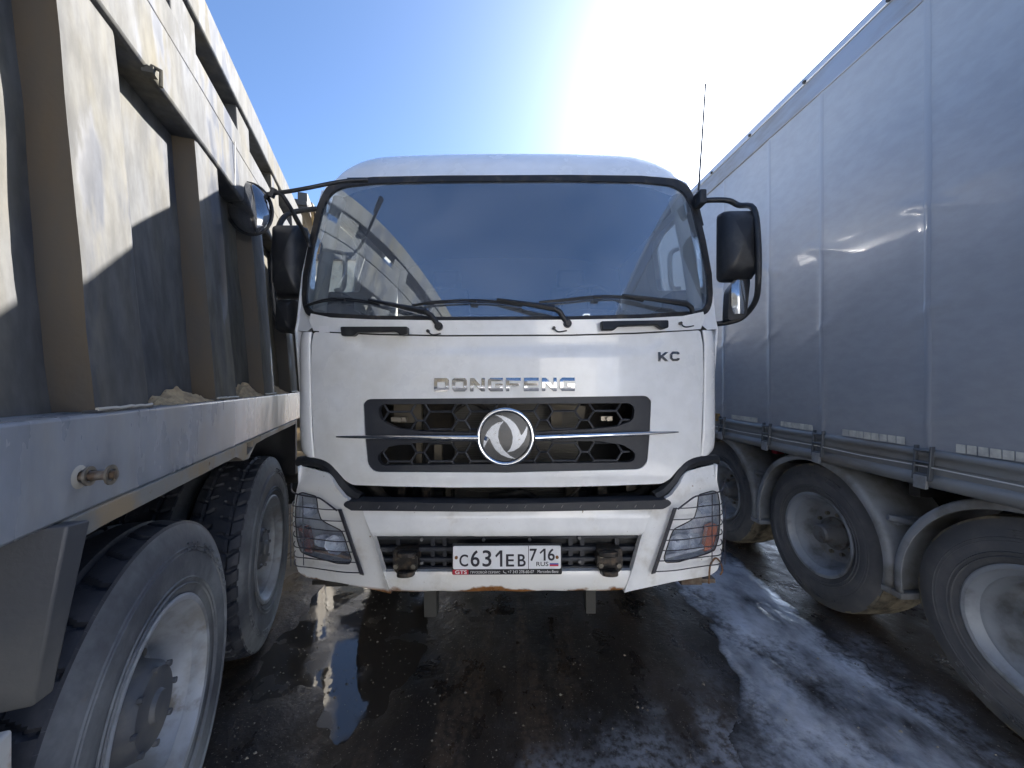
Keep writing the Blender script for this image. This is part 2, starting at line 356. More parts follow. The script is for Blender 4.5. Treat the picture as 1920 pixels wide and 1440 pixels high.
# ------------------------------------------------------------------ ground, ice, water
def ground_h(x, y):
    h = 0.010*noise.noise(Vector((x*.9, y*.7, 3.1)))+0.006*noise.noise(Vector((x*3.3, y*2.1, 7.7)))+0.0025*noise.noise(Vector((x*14, y*9, 1.7)))
    # shallow hollow that holds the puddle between the grey tipper and the white truck
    h -= 0.026*math.exp(-((x+1.05)/.6)**2-((y-2.9)/1.6)**2)*sstep(1.75, 2.25, y+.35*noise.noise(Vector((x*3, 0, 5)))+.12*noise.noise(Vector((x*11, y*9, 5))))
    h += 0.010*math.exp(-((x+1.75)/.2)**2)
    h += 0.012*sstep(2.2, 2.5, x)*(1-sstep(2.9, 3.3, x))
    return h
def ground_mat():
    m = bpy.data.materials.new('wet_ground'); m.use_nodes = True; t = m.node_tree; b = t.nodes['Principled BSDF']
    co = t.nodes.new('ShaderNodeTexCoord').outputs['Object']
    def N(sc, st=(1, 1, 1), det=8, ro=0.6, off=0):
        mp = t.nodes.new('ShaderNodeMapping'); mp.inputs['Scale'].default_value = st; mp.inputs['Location'].default_value = (off, off, 0)
        t.links.new(co, mp.inputs[0]); n = t.nodes.new('ShaderNodeTexNoise'); n.inputs['Scale'].default_value = sc
        n.inputs['Detail'].default_value = det; n.inputs['Roughness'].default_value = ro; t.links.new(mp.outputs[0], n.inputs['Vector']); return n.outputs['Fac']
    def R(v, lo, hi, a=0., bb=1.):
        r = t.nodes.new('ShaderNodeMapRange'); r.interpolation_type = 'SMOOTHSTEP'
        r.inputs[1].default_value = lo; r.inputs[2].default_value = hi; r.inputs[3].default_value = a; r.inputs[4].default_value = bb
        t.links.new(v, r.inputs[0]); return r.outputs[0]
    def MX(f, a, bb):
        n = t.nodes.new('ShaderNodeMix'); n.data_type = 'RGBA'; t.links.new(f, n.inputs[0])
        for i, v in ((6, a), (7, bb)):
            if isinstance(v, tuple): n.inputs[i].default_value = (*v, 1)
            else: t.links.new(v, n.inputs[i])
        return n.outputs[2]
    M = lambda op, a, bb: mnode(op, a, bb, t)
    sep = t.nodes.new('ShaderNodeSeparateXYZ'); t.links.new(co, sep.inputs[0])
    X, Y = sep.outputs[0], sep.outputs[1]
    base = MX(R(N(2.2, (1, .35, 1)), .38, .66), (0.028, 0.022, 0.018), (0.058, 0.044, 0.034))
    # light mud tracks running along the lane
    tr = M('MULTIPLY', R(N(2.6, (1.9, .22, 1), off=4), .50, .62), R(N(30, det=4), .35, .6))
    base = MX(M('MULTIPLY', tr, 0.75), base, (0.105, 0.075, 0.052))
    # brown dried mud by the trailer and behind the tipper's wheels
    mud = M('MULTIPLY', R(X, 2.05, 2.5), R(N(3, (1, .6, 1)), .35, .6))
    base = MX(M('MULTIPLY', mud, 0.8), base, (0.06, 0.047, 0.038))
    mudl = M('MULTIPLY', R(M('ADD', M('MULTIPLY', X, -1), M('MULTIPLY', Y, 0.18)), 1.9, 2.4), R(N(3.5), .3, .55))
    base = MX(mudl, base, (0.19, 0.14, 0.085))
    # frost and slush film near the viewer
    fr = M('MULTIPLY', R(N(1.7, (1.2, .8, 1), off=2), .44, .64), R(M('SUBTRACT', Y, M('MULTIPLY', X, .35)), 2.0, 1.4))
    frd = M('MULTIPLY', fr, R(N(26, det=6), .3, .62))
    base = MX(M('MULTIPLY', frd, 0.8), base, (0.34, 0.37, 0.43))
    spk = R(N(95, det=2), .67, .71)
    base = MX(M('MULTIPLY', spk, 0.8), base, (0.33, 0.29, 0.23))
    t.links.new(base, b.inputs['Base Color'])
    ro = M('ADD', R(N(5, (1, .6, 1), off=9), .35, .65, 0.22, 0.6), M('MULTIPLY', fr, 0.12))
    t.links.new(ro, b.inputs['Roughness']); b.inputs['IOR'].default_value = 1.4
    bp = t.nodes.new('ShaderNodeBump'); bp.inputs['Strength'].default_value = 0.55; bp.inputs['Distance'].default_value = 0.006
    t.links.new(M('ADD', N(38, det=6), M('MULTIPLY', N(11), 1.2)), bp.inputs['Height']); t.links.new(bp.outputs[0], b.inputs['Normal'])
    return m
GM = ground_mat()
mb = MB()
NX, NY = 260, 330
gx = lambda i: -4.2+8.4*i/NX
gy = lambda j: 0.2+9.4*j/NY
for i in range(NX+1):
    for j in range(NY+1):
        x, y = gx(i), gy(j); e = min(sstep(0, .5, x+4.2), sstep(0, .5, 4.2-x), sstep(0, .3, y-.2), sstep(0, .6, 9.6-y))
        mb.v.append((x, y, ground_h(x, y)*e))
for i in range(NX):
    for j in range(NY):
        mb.f.append((i*(NY+1)+j, (i+1)*(NY+1)+j, (i+1)*(NY+1)+j+1, i*(NY+1)+j+1)); mb.m.append(0)
# surrounding yard out to the horizon
R0 = [(-4.2, .2), (4.2, .2), (4.2, 9.6), (-4.2, 9.6)]; BIG = 1500
R1 = [(-BIG, -BIG), (BIG, -BIG), (BIG, BIG), (-BIG, BIG)]
ring_pts = []
for k in range(4):
    a, b_ = R0[k], R0[(k+1) % 4]; A, B_ = R1[k], R1[(k+1) % 4]
    kk = mb.av([(*a, 0), (*b_, 0), (*B_, 0), (*A, 0)]); mb.af([(0, 3, 2, 1)], kk)
mb.build('ground', GM, smooth=60, kind='structure')
# water
def watermat():
    m = bpy.data.materials.new('muddy_water'); m.use_nodes = True; t = m.node_tree; b = t.nodes['Principled BSDF']
    b.inputs['Base Color'].default_value = (0.06, 0.05, 0.04, 1); b.inputs['Roughness'].default_value = 0.03; b.inputs['IOR'].default_value = 1.5
    co = t.nodes.new('ShaderNodeTexCoord').outputs['Object']
    n = t.nodes.new('ShaderNodeTexNoise'); n.inputs['Scale'].default_value = 9; t.links.new(co, n.inputs['Vector'])
    bp = t.nodes.new('ShaderNodeBump'); r2 = t.nodes.new('ShaderNodeTexNoise'); r2.inputs['Scale'].default_value = 4.5; r2.inputs['Detail'].default_value = 9; t.links.new(co, r2.inputs['Vector'])
    r3 = t.nodes.new('ShaderNodeMapRange'); r3.inputs[1].default_value = .5; r3.inputs[2].default_value = .62; r3.inputs[3].default_value = .03; r3.inputs[4].default_value = .3
    t.links.new(r2.outputs[0], r3.inputs[0]); t.links.new(r3.outputs[0], b.inputs['Roughness'])
    bp.inputs['Strength'].default_value = 0.25; bp.inputs['Distance'].default_value = 0.004
    t.links.new(n.outputs['Fac'], bp.inputs['Height']); t.links.new(bp.outputs[0], b.inputs['Normal']); return m
mb = MB()
ol = [(-1.72+.1*noise.noise(Vector((0, k*.3, 0))), y) if side else (-.35+.2*noise.noise(Vector((5, k*.5, 0))), y)
      for side, rng in ((0, range(0, 20)), (1, range(19, -1, -1))) for k in rng for y in [1.5+k*.23]]
mb.panel(ol, [], lambda u, v, o: (u, v, o), -0.0125)
mb.build('puddle_water', watermat(), smooth=0, kind='structure')
# ice band between the white truck and the trailer
def icemat():
    m = bpy.data.materials.new('refrozen_ice'); m.use_nodes = True; t = m.node_tree; b = t.nodes['Principled BSDF']
    co = t.nodes.new('ShaderNodeTexCoord').outputs['Object']
    def N(sc, det=6, st=(1, 1, 1)):
        mp = t.nodes.new('ShaderNodeMapping'); mp.inputs['Scale'].default_value = st; t.links.new(co, mp.inputs[0])
        n = t.nodes.new('ShaderNodeTexNoise'); n.inputs['Scale'].default_value = sc; n.inputs['Detail'].default_value = det; n.inputs['Roughness'].default_value = .62
        t.links.new(mp.outputs[0], n.inputs['Vector']); return n.outputs['Fac']
    r = t.nodes.new('ShaderNodeValToRGB'); e = r.color_ramp.elements
    e[0].position = .34; e[0].color = (0.06, 0.06, 0.065, 1); e[1].position = .70; e[1].color = (0.78, 0.83, 0.92, 1)
    e2 = r.color_ramp.elements.new(.52); e2.color = (0.46, 0.49, 0.545, 1)
    t.links.new(N(2.3, 9, (1, .55, 1)), r.inputs[0])
    at = t.nodes.new('ShaderNodeAttribute'); at.attribute_name = 'thickness'
    fz = mnode('MULTIPLY', at.outputs['Fac'], mnode('ADD', mnode('MULTIPLY', N(34, 8), 1.5, t), .2, t), t)
    fz2 = t.nodes.new('ShaderNodeMapRange'); fz2.interpolation_type = 'SMOOTHSTEP'; fz2.inputs[1].default_value = .08; fz2.inputs[2].default_value = .75; t.links.new(fz, fz2.inputs[0])
    mx = t.nodes.new('ShaderNodeMix'); mx.data_type = 'RGBA'; t.links.new(fz2.outputs[0], mx.inputs[0]); mx.inputs[6].default_value = (.03, .024, .019, 1)
    t.links.new(r.outputs[0], mx.inputs[7]); t.links.new(mx.outputs[2], b.inputs['Base Color'])
    b.inputs['Roughness'].default_value = 0.24; b.inputs['IOR'].default_value = 1.4
    bp = t.nodes.new('ShaderNodeBump'); bp.inputs['Strength'].default_value = 0.5; bp.inputs['Distance'].default_value = 0.006
    t.links.new(mnode('ADD', N(26), mnode('MULTIPLY', N(7), 1.5, t), t), bp.inputs['Height']); t.links.new(bp.outputs[0], b.inputs['Normal']); return m
mb = MB(); NXi, NYi = 110, 420; THK = []
for i in range(NXi+1):
    for j in range(NYi+1):
        y = 0.5+6.5*j/NYi
        xl = 1.30+.05*noise.noise(Vector((1, y*2.2, 0)))+.02*noise.noise(Vector((1, y*9, 0)))
        xl -= 0.10*sstep(2.6, 2.0, y)+0.65*sstep(2.2, 1.5, y)
        xr = 2.20+.07*noise.noise(Vector((9, y*1.7, 0)))+.02*noise.noise(Vector((9, y*8, 0)))
        a = i/NXi; x = xl+(xr-xl)*a; edge = min(sstep(0, .10+.55*sstep(2.3, 1.5, y), a), sstep(0, .22, 1-a))
        nz = noise.noise(Vector((x*2.3+y*.5, y*1.1, 4)))*.6+.35*noise.noise(Vector((x*6, y*3.5, 4)))+.2*noise.noise(Vector((x*17, y*13, 4)))+.1*noise.noise(Vector((x*40, y*40, 4)))
        z = ground_h(x, y)+edge*(0.010+.017*nz)-0.0035
        mb.v.append((x, y, z)); THK.append(max(0, min(1, edge*(.72+1.2*nz))))
for i in range(NXi):
    for j in range(NYi):
        mb.f.append((i*(NYi+1)+j, (i+1)*(NYi+1)+j, (i+1)*(NYi+1)+j+1, i*(NYi+1)+j+1)); mb.m.append(0)
io_ = mb.build('ice', icemat(), smooth=70, kind='structure'); at_ = io_.data.attributes.new('thickness', 'FLOAT', 'POINT'); at_.data.foreach_set('value', THK)
# loose grit
mb = MB()
for _ in range(1200):
    x = random.uniform(-1.6, 2.4) if random.random() < .6 else random.uniform(-1.45, -.7); y = random.uniform(1.2, 4.5) if random.random() < .8 else random.uniform(1.2, 2.3)
    r = random.choice([.002, .003, .003, .004, .006, .009 if random.random() < .3 else .004]); z = max(ground_h(x, y), -0.0125)
    if 1.3 < x < 2.2: z += .014
    k = mb.av([(x+r*random.uniform(.6, 1.3)*math.cos(a), y+r*random.uniform(.6, 1.3)*math.sin(a), z) for a in (0, 1.5, 3.1, 4.7)]+[(x+r*.2, y, z+r*.9)])
    mb.af([(0, 1, 4), (1, 2, 4), (2, 3, 4), (3, 0, 4)], k)
mb.build('grit', mat('grit', (0.26, 0.24, 0.20), 0.7, 0, (0.08, 0.065, 0.05), 1.7), smooth=0, kind='stuff', label='loose pale grit and ice crumbs scattered over the wet ground')
# snow sheet added unseen behind the viewer, to bounce sunlight onto the cab
def snowmat():
    m = bpy.data.materials.new('bounce_old_snow'); m.use_nodes = True; t = m.node_tree; b = t.nodes['Principled BSDF']
    co = t.nodes.new('ShaderNodeTexCoord').outputs['Object']; n = t.nodes.new('ShaderNodeTexNoise'); n.inputs['Scale'].default_value = .5; n.inputs['Detail'].default_value = 8
    t.links.new(co, n.inputs['Vector']); r = t.nodes.new('ShaderNodeValToRGB'); e = r.color_ramp.elements
    e[0].position = .35; e[0].color = (0.35, 0.32, 0.28, 1); e[1].position = .6; e[1].color = (0.8, 0.8, 0.8, 1)
    t.links.new(n.outputs[0], r.inputs[0]); t.links.new(r.outputs[0], b.inputs['Base Color']); b.inputs['Roughness'].default_value = .6; return m
mb = MB()
def snf(a, b_):
    y = -30+28.6*b_+.5*noise.noise(Vector((a*20, 0, 1)))*sstep(.8, 1, b_); x = -25+50*a
    e = min(sstep(0, .03, b_), sstep(0, .03, 1-b_), sstep(0, .03, a), sstep(0, .03, 1-a))
    return (x, y, -.012+e*(.05+.03*noise.noise(Vector((x*.5, y*.5, 0)))))
mb.grid(snf, 100, 60); mb.build('bounce_snow', snowmat(), smooth=70, kind='structure')
#PART2
# ================================================================== WHITE TRUCK
CXT = -0.0185
TY = 2.3
T = Thing('truck', 'white cab-over truck facing the camera, parked between the grey tipper and the curtain trailer', 'truck', (CXT, TY, 0), (0, math.radians(-0.25), 0))
TO = (0, TY, 0)
def SH(x, z): return 1.935+.155*(abs(x)/1.09)**2.6+.03*(z-1.4)
def SB(x, z): return 1.87+.17*(abs(x)/1.09)**2.4+3.0*max(0, abs(x)-1.12)**2
def SW(x, z): return 1.985+.27*(z-1.97)+.20*(abs(x)/1.09)**2.2
def unp(u, v, S):
    Y = 2.0
    for _ in range(7): Y = S(u*Y/F, H-(v-720)*Y/F)
    return Vector((u*Y/F, Y, H-(v-720)*Y/F))
def mp(S):
    def f(u, v, off): p = unp(u, v, S); return (p.x, p.y-off, p.z)
    return f
def mir(poly, sg): return [(sg*u, v) for u, v in poly]
def sym(half):   # half outline from top centre to bottom centre with u>=0 -> closed loop
    return half+[(-u, v) for u, v in reversed(half)]
def B(mb, name, m, parent=T, **k): return mb.build(name, m, parent, off=TO, **k)
# --- hood (front panel)
def hood_off(u, v):
    a = abs(u); edge = 658+14*sstep(230, 120, a)*0
    ins = sstep(310, 274, a)*sstep(666, 650, v+max(0, a-262)*.5)
    return -0.016*ins+0.004*sstep(905, 895, v)
def hoodmap(u, v, off):
    p = unp(u, v, SH); return (p.x, p.y-off-hood_off(u, v)*(1 if off > -.005 else 0), p.z)
hood_half = [(0, 631), (120, 630), (240, 627), (330, 623), (361.5, 621), (366, 645), (367, 694), (365.5, 760), (361, 862), (336, 868), (322, 878), (303, 900), (290, 908), (210, 911), (100, 913.5), (0, 914)]
hood_out = sym(hood_half[1:-1])
hood_out = rnd(hood_out, [6 if abs(u) > 280 else 0 for u, v in hood_out])
grl_half = [(262, 746), (268, 752), (266, 811), (262, 864), (250, 882)]
grl = rnd([(u, v) for u, v in [(0, 746), (262, 743), (269.5, 753), (267, 811), (262, 868), (250, 881), (0, 886)]]+[(-u, v) for u, v in [(250, 884), (262, 870), (267, 813), (269.5, 756), (262, 747)]], [0, 10, 3, 0, 8, 12, 0, 12, 8, 0, 3, 10])
grl = dens(grl, 8)
mb = MB(); mb.panel(dens(hood_out, 7), [grl], hoodmap, 0.0, -0.028, g=7)
hood = B(mb, 'hood', WHITE, smooth=35, bevel=.004)
# grille surround with two lens-shaped openings
def SG(x, z): return SH(x, z)+.004
up = [(-236, 757), (232, 757), (240, 768), (236, 790), (205, 801), (150, 806), (60, 810), (-60, 811), (-150, 809), (-205, 803), (-236, 788), (-242, 768)]
lo = [(-242, 851), (-225, 837), (-180, 830), (-70, 828), (60, 827), (175, 828), (220, 836), (240, 850), (240, 862), (232, 868), (-236, 872), (-243, 863)]
up = dens(rnd(up, 8), 8); lo = dens(rnd(lo, 8), 8)
def SG2(x, z): return SH(x, z)+.03
mb = MB(); mb.panel(dens([(u*1.003, v+(.8 if v > 815 else -.8)) for u, v in grl], 8), [up, lo], mp(SG), -0.002, -0.04, g=14)
gr = B(mb, 'grille', GREYP, smooth=35, bevel=.006)
for op, cv in ((up, 789), (lo, 849.5)):
    cells = MB(); fm = mp(SH)
    for k in range(-4, 4):
        cu = 38+78*k; 
        if abs(cu) > 245: continue
        L, Rr, tl, tr = cu-46, cu+46, cu-32, cu+32
        hh = 17
        segs = [((L, cv), (tl, cv-hh)), ((tl, cv-hh), (tr, cv-hh)), ((tr, cv-hh), (Rr-14, cv)), ((Rr-14, cv), (tr, cv+hh)), ((tr, cv+hh), (tl, cv+hh)), ((tl, cv+hh), (L, cv))]
        # elongated hexagon, with stubs to the frame and links to the next one
        L = cu-40; Rr = cu+16+8
        hx = [(cu-40, cv), (cu-29, cv-hh), (cu+13, cv-hh), (cu+24, cv), (cu+13, cv+hh), (cu-29, cv+hh)]
        segs = [(hx[i], hx[(i+1) % 6]) for i in range(6)]+[((cu+24, cv), (cu+38, cv)), (hx[1], (cu-38, cv-hh-14)), (hx[2], (cu+22, cv-hh-14)), (hx[4], (cu+22, cv+hh+14)), (hx[5], (cu-38, cv+hh+14))]
        for a, b_ in segs:
            if max(abs(a[0]), abs(b_[0])) > 244: continue
            cells.tube([fm(*a, -.028), fm(*b_, -.028)], .0062, n=6, sy=1.0)
    B(cells, 'honeycomb_mesh', GREYP, gr, smooth=60)
# radiator and engine bits behind the grille
mb = MB(); mb.box(-1.0, 1.0, 2.42, 2.44, .75, 1.72); B(mb, 'engine_bay_wall', DARKM)
mb = MB(); mb.box(-.32, .42, 2.30, 2.36, .72, 1.56)
for k in range(60): mb.box(-.31, .41, 2.292, 2.30, .735+k*.0135, .7385+k*.0135)
B(mb, 'radiator', mat('radiator_fins', (0.10, 0.095, 0.085), 0.5, 0.4))
OCH = mat('ochre_bracket', (0.10, 0.085, 0.062), 0.6, 0.2)
mb = MB(); mb.tube(spl([(-.35, 2.2, 1.2), (-.35, 2.2, 1.08), (-.31, 2.2, 1.055), (-.1, 2.2, 1.055), (0, 2.2, 1.055)]), .006, 8); B(mb, 'coolant_pipe', OCH)
for q in ((-.36, -.33, 2.22, 2.30, .78, 1.2), (.33, .40, 2.18, 2.28, .95, 1.18), (.24, .30, 2.12, 2.2, 1.42, 1.56), (-.62, -.5, 2.1, 2.2, 1.44, 1.56), (-.4, -.36, 2.1, 2.14, 1.2, 1.35), (-.5, -.47, 2.1, 2.14, 1.22, 1.6), (.08, .12, 2.1, 2.14, 1.2, 1.36)):
    mb = MB(); mb.box(*q); B(mb, 'radiator_bracket', OCH)
mb = MB()
mb.hexa([(.43, 2.06, 1.585), (.62, 2.06, 1.575), (.62, 2.09, 1.575), (.43, 2.09, 1.585), (.44, 2.06, 1.60), (.53, 2.06, 1.60), (.53, 2.09, 1.60), (.44, 2.09, 1.60)])
mb.hexa([(.36, 2.06, 1.50), (.41, 2.06, 1.455), (.41, 2.09, 1.455), (.36, 2.09, 1.5), (.2, 2.06, 1.545), (.42, 2.06, 1.53), (.42, 2.09, 1.53), (.2, 2.09, 1.545)])
B(mb, 'hinge_bracket', OCH)
for x0, x1, x in ((-.62, -.54, -.57), (.50, .56, .535)):
    mb = MB(); mb.box(x0, x1, 2.05, 2.08, 1.452, 1.475); hexbolt(mb, (x, 2.03, 1.463), .012, .02); B(mb, 'latch_pin', BOLT)
for pts_, r_ in (([(-.9, 2.2, 1.25), (-.7, 2.15, 1.02), (-.55, 2.1, .98), (-.4, 2.12, 1.0), (-.3, 2.15, .99)], .03), ([(.9, 2.2, 1.25), (.75, 2.15, 1.05), (.6, 2.12, 1.02), (.45, 2.15, 1.0)], .028),
                 ([(-.1, 2.16, 1.02), (.0, 2.12, 1.04), (.08, 2.13, 1.05), (.16, 2.18, 1.0)], .018), ([(.3, 2.14, 1.0), (.36, 2.1, 1.05), (.44, 2.14, 1.14)], .012), ([(-.3, 2.1, 1.5), (-.2, 2.1, 1.55), (-.1, 2.12, 1.5)], .012)):
    mb = MB(); mb.tube(spl(pts_), r_, 10); B(mb, 'hose', DARKM)
for x in (-.62, -.48, .5, .66, .8):
    mb = MB(); mb.box(x, x+.05, 2.14, 2.3, .9, 1.14); B(mb, 'engine_mount', CAST)
# black seal running in the gap below the hood
for sg in (-1, 1):
    mb = MB(); pts = [(404-4, 868), (372, 869), (352, 874), (336, 886), (318, 912), (300, 930), (283, 940)]
    mb.tube([mp(SB)(sg*u, v, -.06) for u, v in [tuple(p) for p in spl(pts, 4)]], .032, 8); B(mb, 'gap_seal', BLACKP)
    mb = MB(); mb.box(sg*1.08-.1, sg*1.08+.1, 2.3, 2.34, 1.0, 1.36); B(mb, 'cab_step_well', DARKM)
    mb = MB(); mb.box(sg*1.13-.02, sg*1.13+.02, 2.24, 2.3, 1.15, 1.30); B(mb, 'corner_bracket', mat('ochre_bracket', (0, 0, 0)))
# --- cowl below the windscreen
def SC(x, z): return 1.955+.17*(abs(x)/1.09)**2.5
cowl = sym([(120, 600), (250, 598), (330, 594), (368, 586), (371, 600), (366, 612), (363, 618.5), (330, 620.5), (240, 624.5), (120, 627.5)])
mb = MB(); mb.panel(dens(cowl, 8), [], mp(SC), 0, -.03, g=9); B(mb, 'cowl_panel', WHITE, bevel=.003)
mb = MB(); mb.panel(dens(sym([(120, 626), (250, 623), (366, 617), (366, 623), (250, 629), (120, 632)]), 10), [], mp(lambda x, z: SH(x, z)+.02), 0, -.01); B(mb, 'hood_gap_seal', RUBBER)
# --- windscreen surround, side pillars
wout = [(-372, 598), (-364, 585.5), (-381, 570), (-383, 552)]
wr = [(0, 329.5), (120, 330), (250, 332), (318, 338), (340, 352), (355, 385), (371, 454), (382, 515), (384, 552), (382, 575), (374, 591), (357, 594), (250, 600), (120, 603), (0, 604)]
wo = rnd(sym(wr[1:-1]), [0, 0, 14, 14, 0, 0, 0, 0, 12, 12, 0, 0, 0]+[0, 0, 0, 12, 12, 0, 0, 0, 0, 14, 14, 0, 0])
wo = dens(wo, 9)
def shrink(poly, du, dt, db):
    o = []
    for u, v in poly:
        sg = 1 if u > 0 else -1
        a = abs(u); k = sstep(200, 384, a)
        o.append((sg*(a-du*(a/384)), v+(dt if v < 400 else (-db if v > 570 else 0))*1.0+(0 if v < 400 or v > 570 else (dt*(1-(v-400)/170) if v < 485 else -db*(v-400)/170)*.5)))
    return o
wi = [(0, 341), (120, 341), (250, 344), (307, 350), (330, 362), (345, 390), (362, 458), (373, 517), (375.5, 552), (374, 572), (366, 582), (352, 585), (250, 591), (120, 594), (0, 595)]
wi = dens(rnd(sym(wi[1:-1]), [0, 0, 12, 12, 0, 0, 0, 0, 9, 9, 0, 0, 0]+[0, 0, 0, 9, 9, 0, 0, 0, 0, 12, 12, 0, 0]), 9)
SO = [(0, 326), (40, 326), (80, 326), (120, 326), (250, 328), (316, 333), (337, 343), (344, 355), (364, 430), (381.5, 510), (386.5, 554), (391, 600), (395, 618)]
SOP = [unp(u, v, SW)-Vector((0, -.004, 0)) for u, v in SO]
sil = [(322, 300), (334, 322), (346, 352), (365, 427), (382.5, 510), (387, 554), (391, 585), (397, 618)]
so = sym([(120, 326), (250, 328), (316, 333), (337, 343), (344, 355), (364, 430), (381.5, 510), (386.5, 554), (391, 600), (395, 618), (376, 620), (366.5, 612), (366, 597), (250, 601), (120, 604)])
mb = MB(); mb.panel(dens(so, 9), [dens([(u*.985, v+(2 if v < 400 else -2)) for u, v in wo], 9)], mp(SW), -.004, -.045, g=9)
B(mb, 'windscreen_surround', WHITE, bevel=.004)
mb = MB(); mb.panel(wo, [wi], mp(SW), .010, -.012); B(mb, 'windscreen_seal', RUBBER, bevel=.004)
mb = MB(); mb.panel([(u*1.006, v+(-2.5 if v < 400 else 2.5 if v > 570 else 0)) for u, v in wi], [], mp(SW), 0.0, None, g=16); 
ws = B(mb, 'windscreen', GLASS, smooth=180)
# --- corner columns and cab sides
XS = sorted([(p.z, p.x+.001) for p in SOP[7:]]+[(.9, 1.17), (1.25, 1.175), (1.38, 1.19)])
EDG = sorted([(p.z, p.y-.002) for p in SOP[7:]]+[(1.3, 2.20), (1.6, 2.20)])
for sg in (-1, 1):
    mb = MB()
    lv = [(621, 367, 396), (640, 369, 400), (660, 369.5, 401), (740, 368, 401), (811, 366, 401), (845, 363, 397), (863, 362, 380)]
    lv = [tuple(p) for p in spl(lv, 4)]
    def colf(a, b_):
        i = b_*(len(lv)-1); k = min(int(i), len(lv)-2); f_ = i-k
        v, u0, u1 = [lv[k][c]*(1-f_)+lv[k+1][c]*f_ for c in range(3)]
        p0 = unp(u0, v, SH); p1 = unp(u1, v, lambda x, z: SH(1.09, z)+.03)
        if v > 846: p1 = unp(u1-0, v-(v-846)*.35, lambda x, z: SH(1.09, z)+.03)
        xs = p1.x
        if a < .75:
            t = a/.75*math.pi/2
            x = p0.x+(xs-p0.x)*math.sin(t); y = p0.y+(p1.y+.11-p0.y)*(1-math.cos(t))
            z = p0.z+(p1.z-p0.z)*math.sin(t)
        else:
            t = (a-.75)/.25; x = xs+.004*t; y = p1.y+.11+t*.32; z = p1.z
        return (sg*x, y, z)
    mb.grid(colf, 20, len(lv)*2, flip=sg < 0)
    o = B(mb, 'corner_panel', WHITE, smooth=50)
    md = o.modifiers.new('thick', 'SOLIDIFY'); md.thickness = .012; md.offset = -1
    # cab side with door window
    def sidemap(y, z, off): 
        fr = sstep(2.75, 2.36, y) 
        x = interp(z, XS)
        x += .014*sstep(0, .14, y-interp(z, EDG)) if z > 1.95 else 0
        return (sg*(x+off), y, z)
    ztop = SOP[7].z; outl = [(2.25, 1.30)]+[(y, z) for z, y in EDG if z > 1.9]+[(4.15, ztop), (4.15, 1.2), (3.7, 1.2), (3.55, 1.0), (2.45, 1.0), (2.4, 1.3)]
    win = rnd([(2.52, 2.26), (3.12, 2.40), (3.14, 2.74), (3.02, 2.80), (2.64, 2.80), (2.50, 2.50)], .05)
    mb = MB(); mb.panel(dens(outl, .1), [dens(win, .08)], sidemap, 0, None, g=.12); o = B(mb, 'cab_side', WHITE, smooth=50)
    md = o.modifiers.new('thick', 'SOLIDIFY'); md.thickness = .012; md.offset = 1 if sg < 0 else -1
    mb = MB(); mb.panel(dens([(2.52, 1.2), (2.50, 2.17), (2.52, 2.32), (2.6, 2.88), (4.1, 2.88), (4.1, 1.1)], .12), [dens(win, .08)], sidemap, -.05, None, g=.2); B(mb, 'door_trim', TRIM, smooth=50)
    mb = MB(); mb.panel(dens(win, .1), [], sidemap, -.015); B(mb, 'side_window', SGLASS, smooth=60)
    mb = MB(); mb.box(sg*1.13-.03, sg*1.13+.03, 2.5, 3.35, 2.02, 2.2); mb.box(sg*1.1-.06, sg*1.1+.06, 2.42, 2.62, 1.95, 2.24); B(mb, 'door_armrest', TRIMD, bevel=.02)
    # A pillar trim and grab handle seen through the windscreen
    mb = MB(); fm = mp(SW)
    pil = [(368, 580), (365, 545), (355, 480), (343, 420), (328, 362)]
    mb.tube([Vector(fm(sg*(u-4), v, -.075)) for u, v in pil], .040, 12); B(mb, 'pillar_trim', TRIM)
    mb = MB()
    gh = [(341, 452), (331, 456), (326, 470), (328, 515), (333, 529), (345, 530)]
    mb.tube([Vector(fm(sg*p[0], p[1], -.16)) for p in spl([Vector(q) for q in gh], 5)], .014, 8); B(mb, 'grab_handle', TRIM)
# interior lining
mb = MB(); mb.grid(lambda a, b_: (-1.175+2.35*a, 4.05, 1.1+1.98*b_), 2, 2); mb.grid(lambda a, b_: (-1.14+2.28*a, 2.5+1.6*b_, 2.84+.14*(1-(2*a-1)**4)), 12, 4); mb.grid(lambda a, b_: (-1.14+2.28*a, 2.1+1.95*b_, 1.62), 2, 2)
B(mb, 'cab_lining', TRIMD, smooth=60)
mb = MB()
mb.grid(lambda a, b_: (-1.1+2.2*a, SW(-1.1+2.2*a, 1.98)+.06+.42*b_, 1.985+.07*math.sin(b_*2.6)+(.07*sstep(.62, .72, a)*sstep(.95, .85, a)*sstep(.4, .8, b_))), 44, 8)
mb.grid(lambda a, b_: (-1.1+2.2*a, SW(-1.1+2.2*a, 1.98)+.48, 1.6+.42*b_), 20, 2)
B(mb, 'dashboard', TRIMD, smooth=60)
mb = MB(); st = Matrix.Translation((.58, 2.78, 2.13)) @ Matrix.Rotation(math.radians(-62), 4, 'X')
ringp = [st @ Vector((.225*math.cos(a), .225*math.sin(a), 0)) for a in np.linspace(0, 2*math.pi, 40)]
mb.tube(ringp, .015, 8, cap=False)
for a in (.3, 2.8, 4.7): mb.tube([st @ Vector((0, 0, .03)), st @ Vector((.22*math.cos(a), .22*math.sin(a), 0))], .013, 6)
mb.tube([st @ Vector((0, 0, 0)), (.58, 2.6, 1.95)], .03, 10)
B(mb, 'steering_wheel', TRIMD)
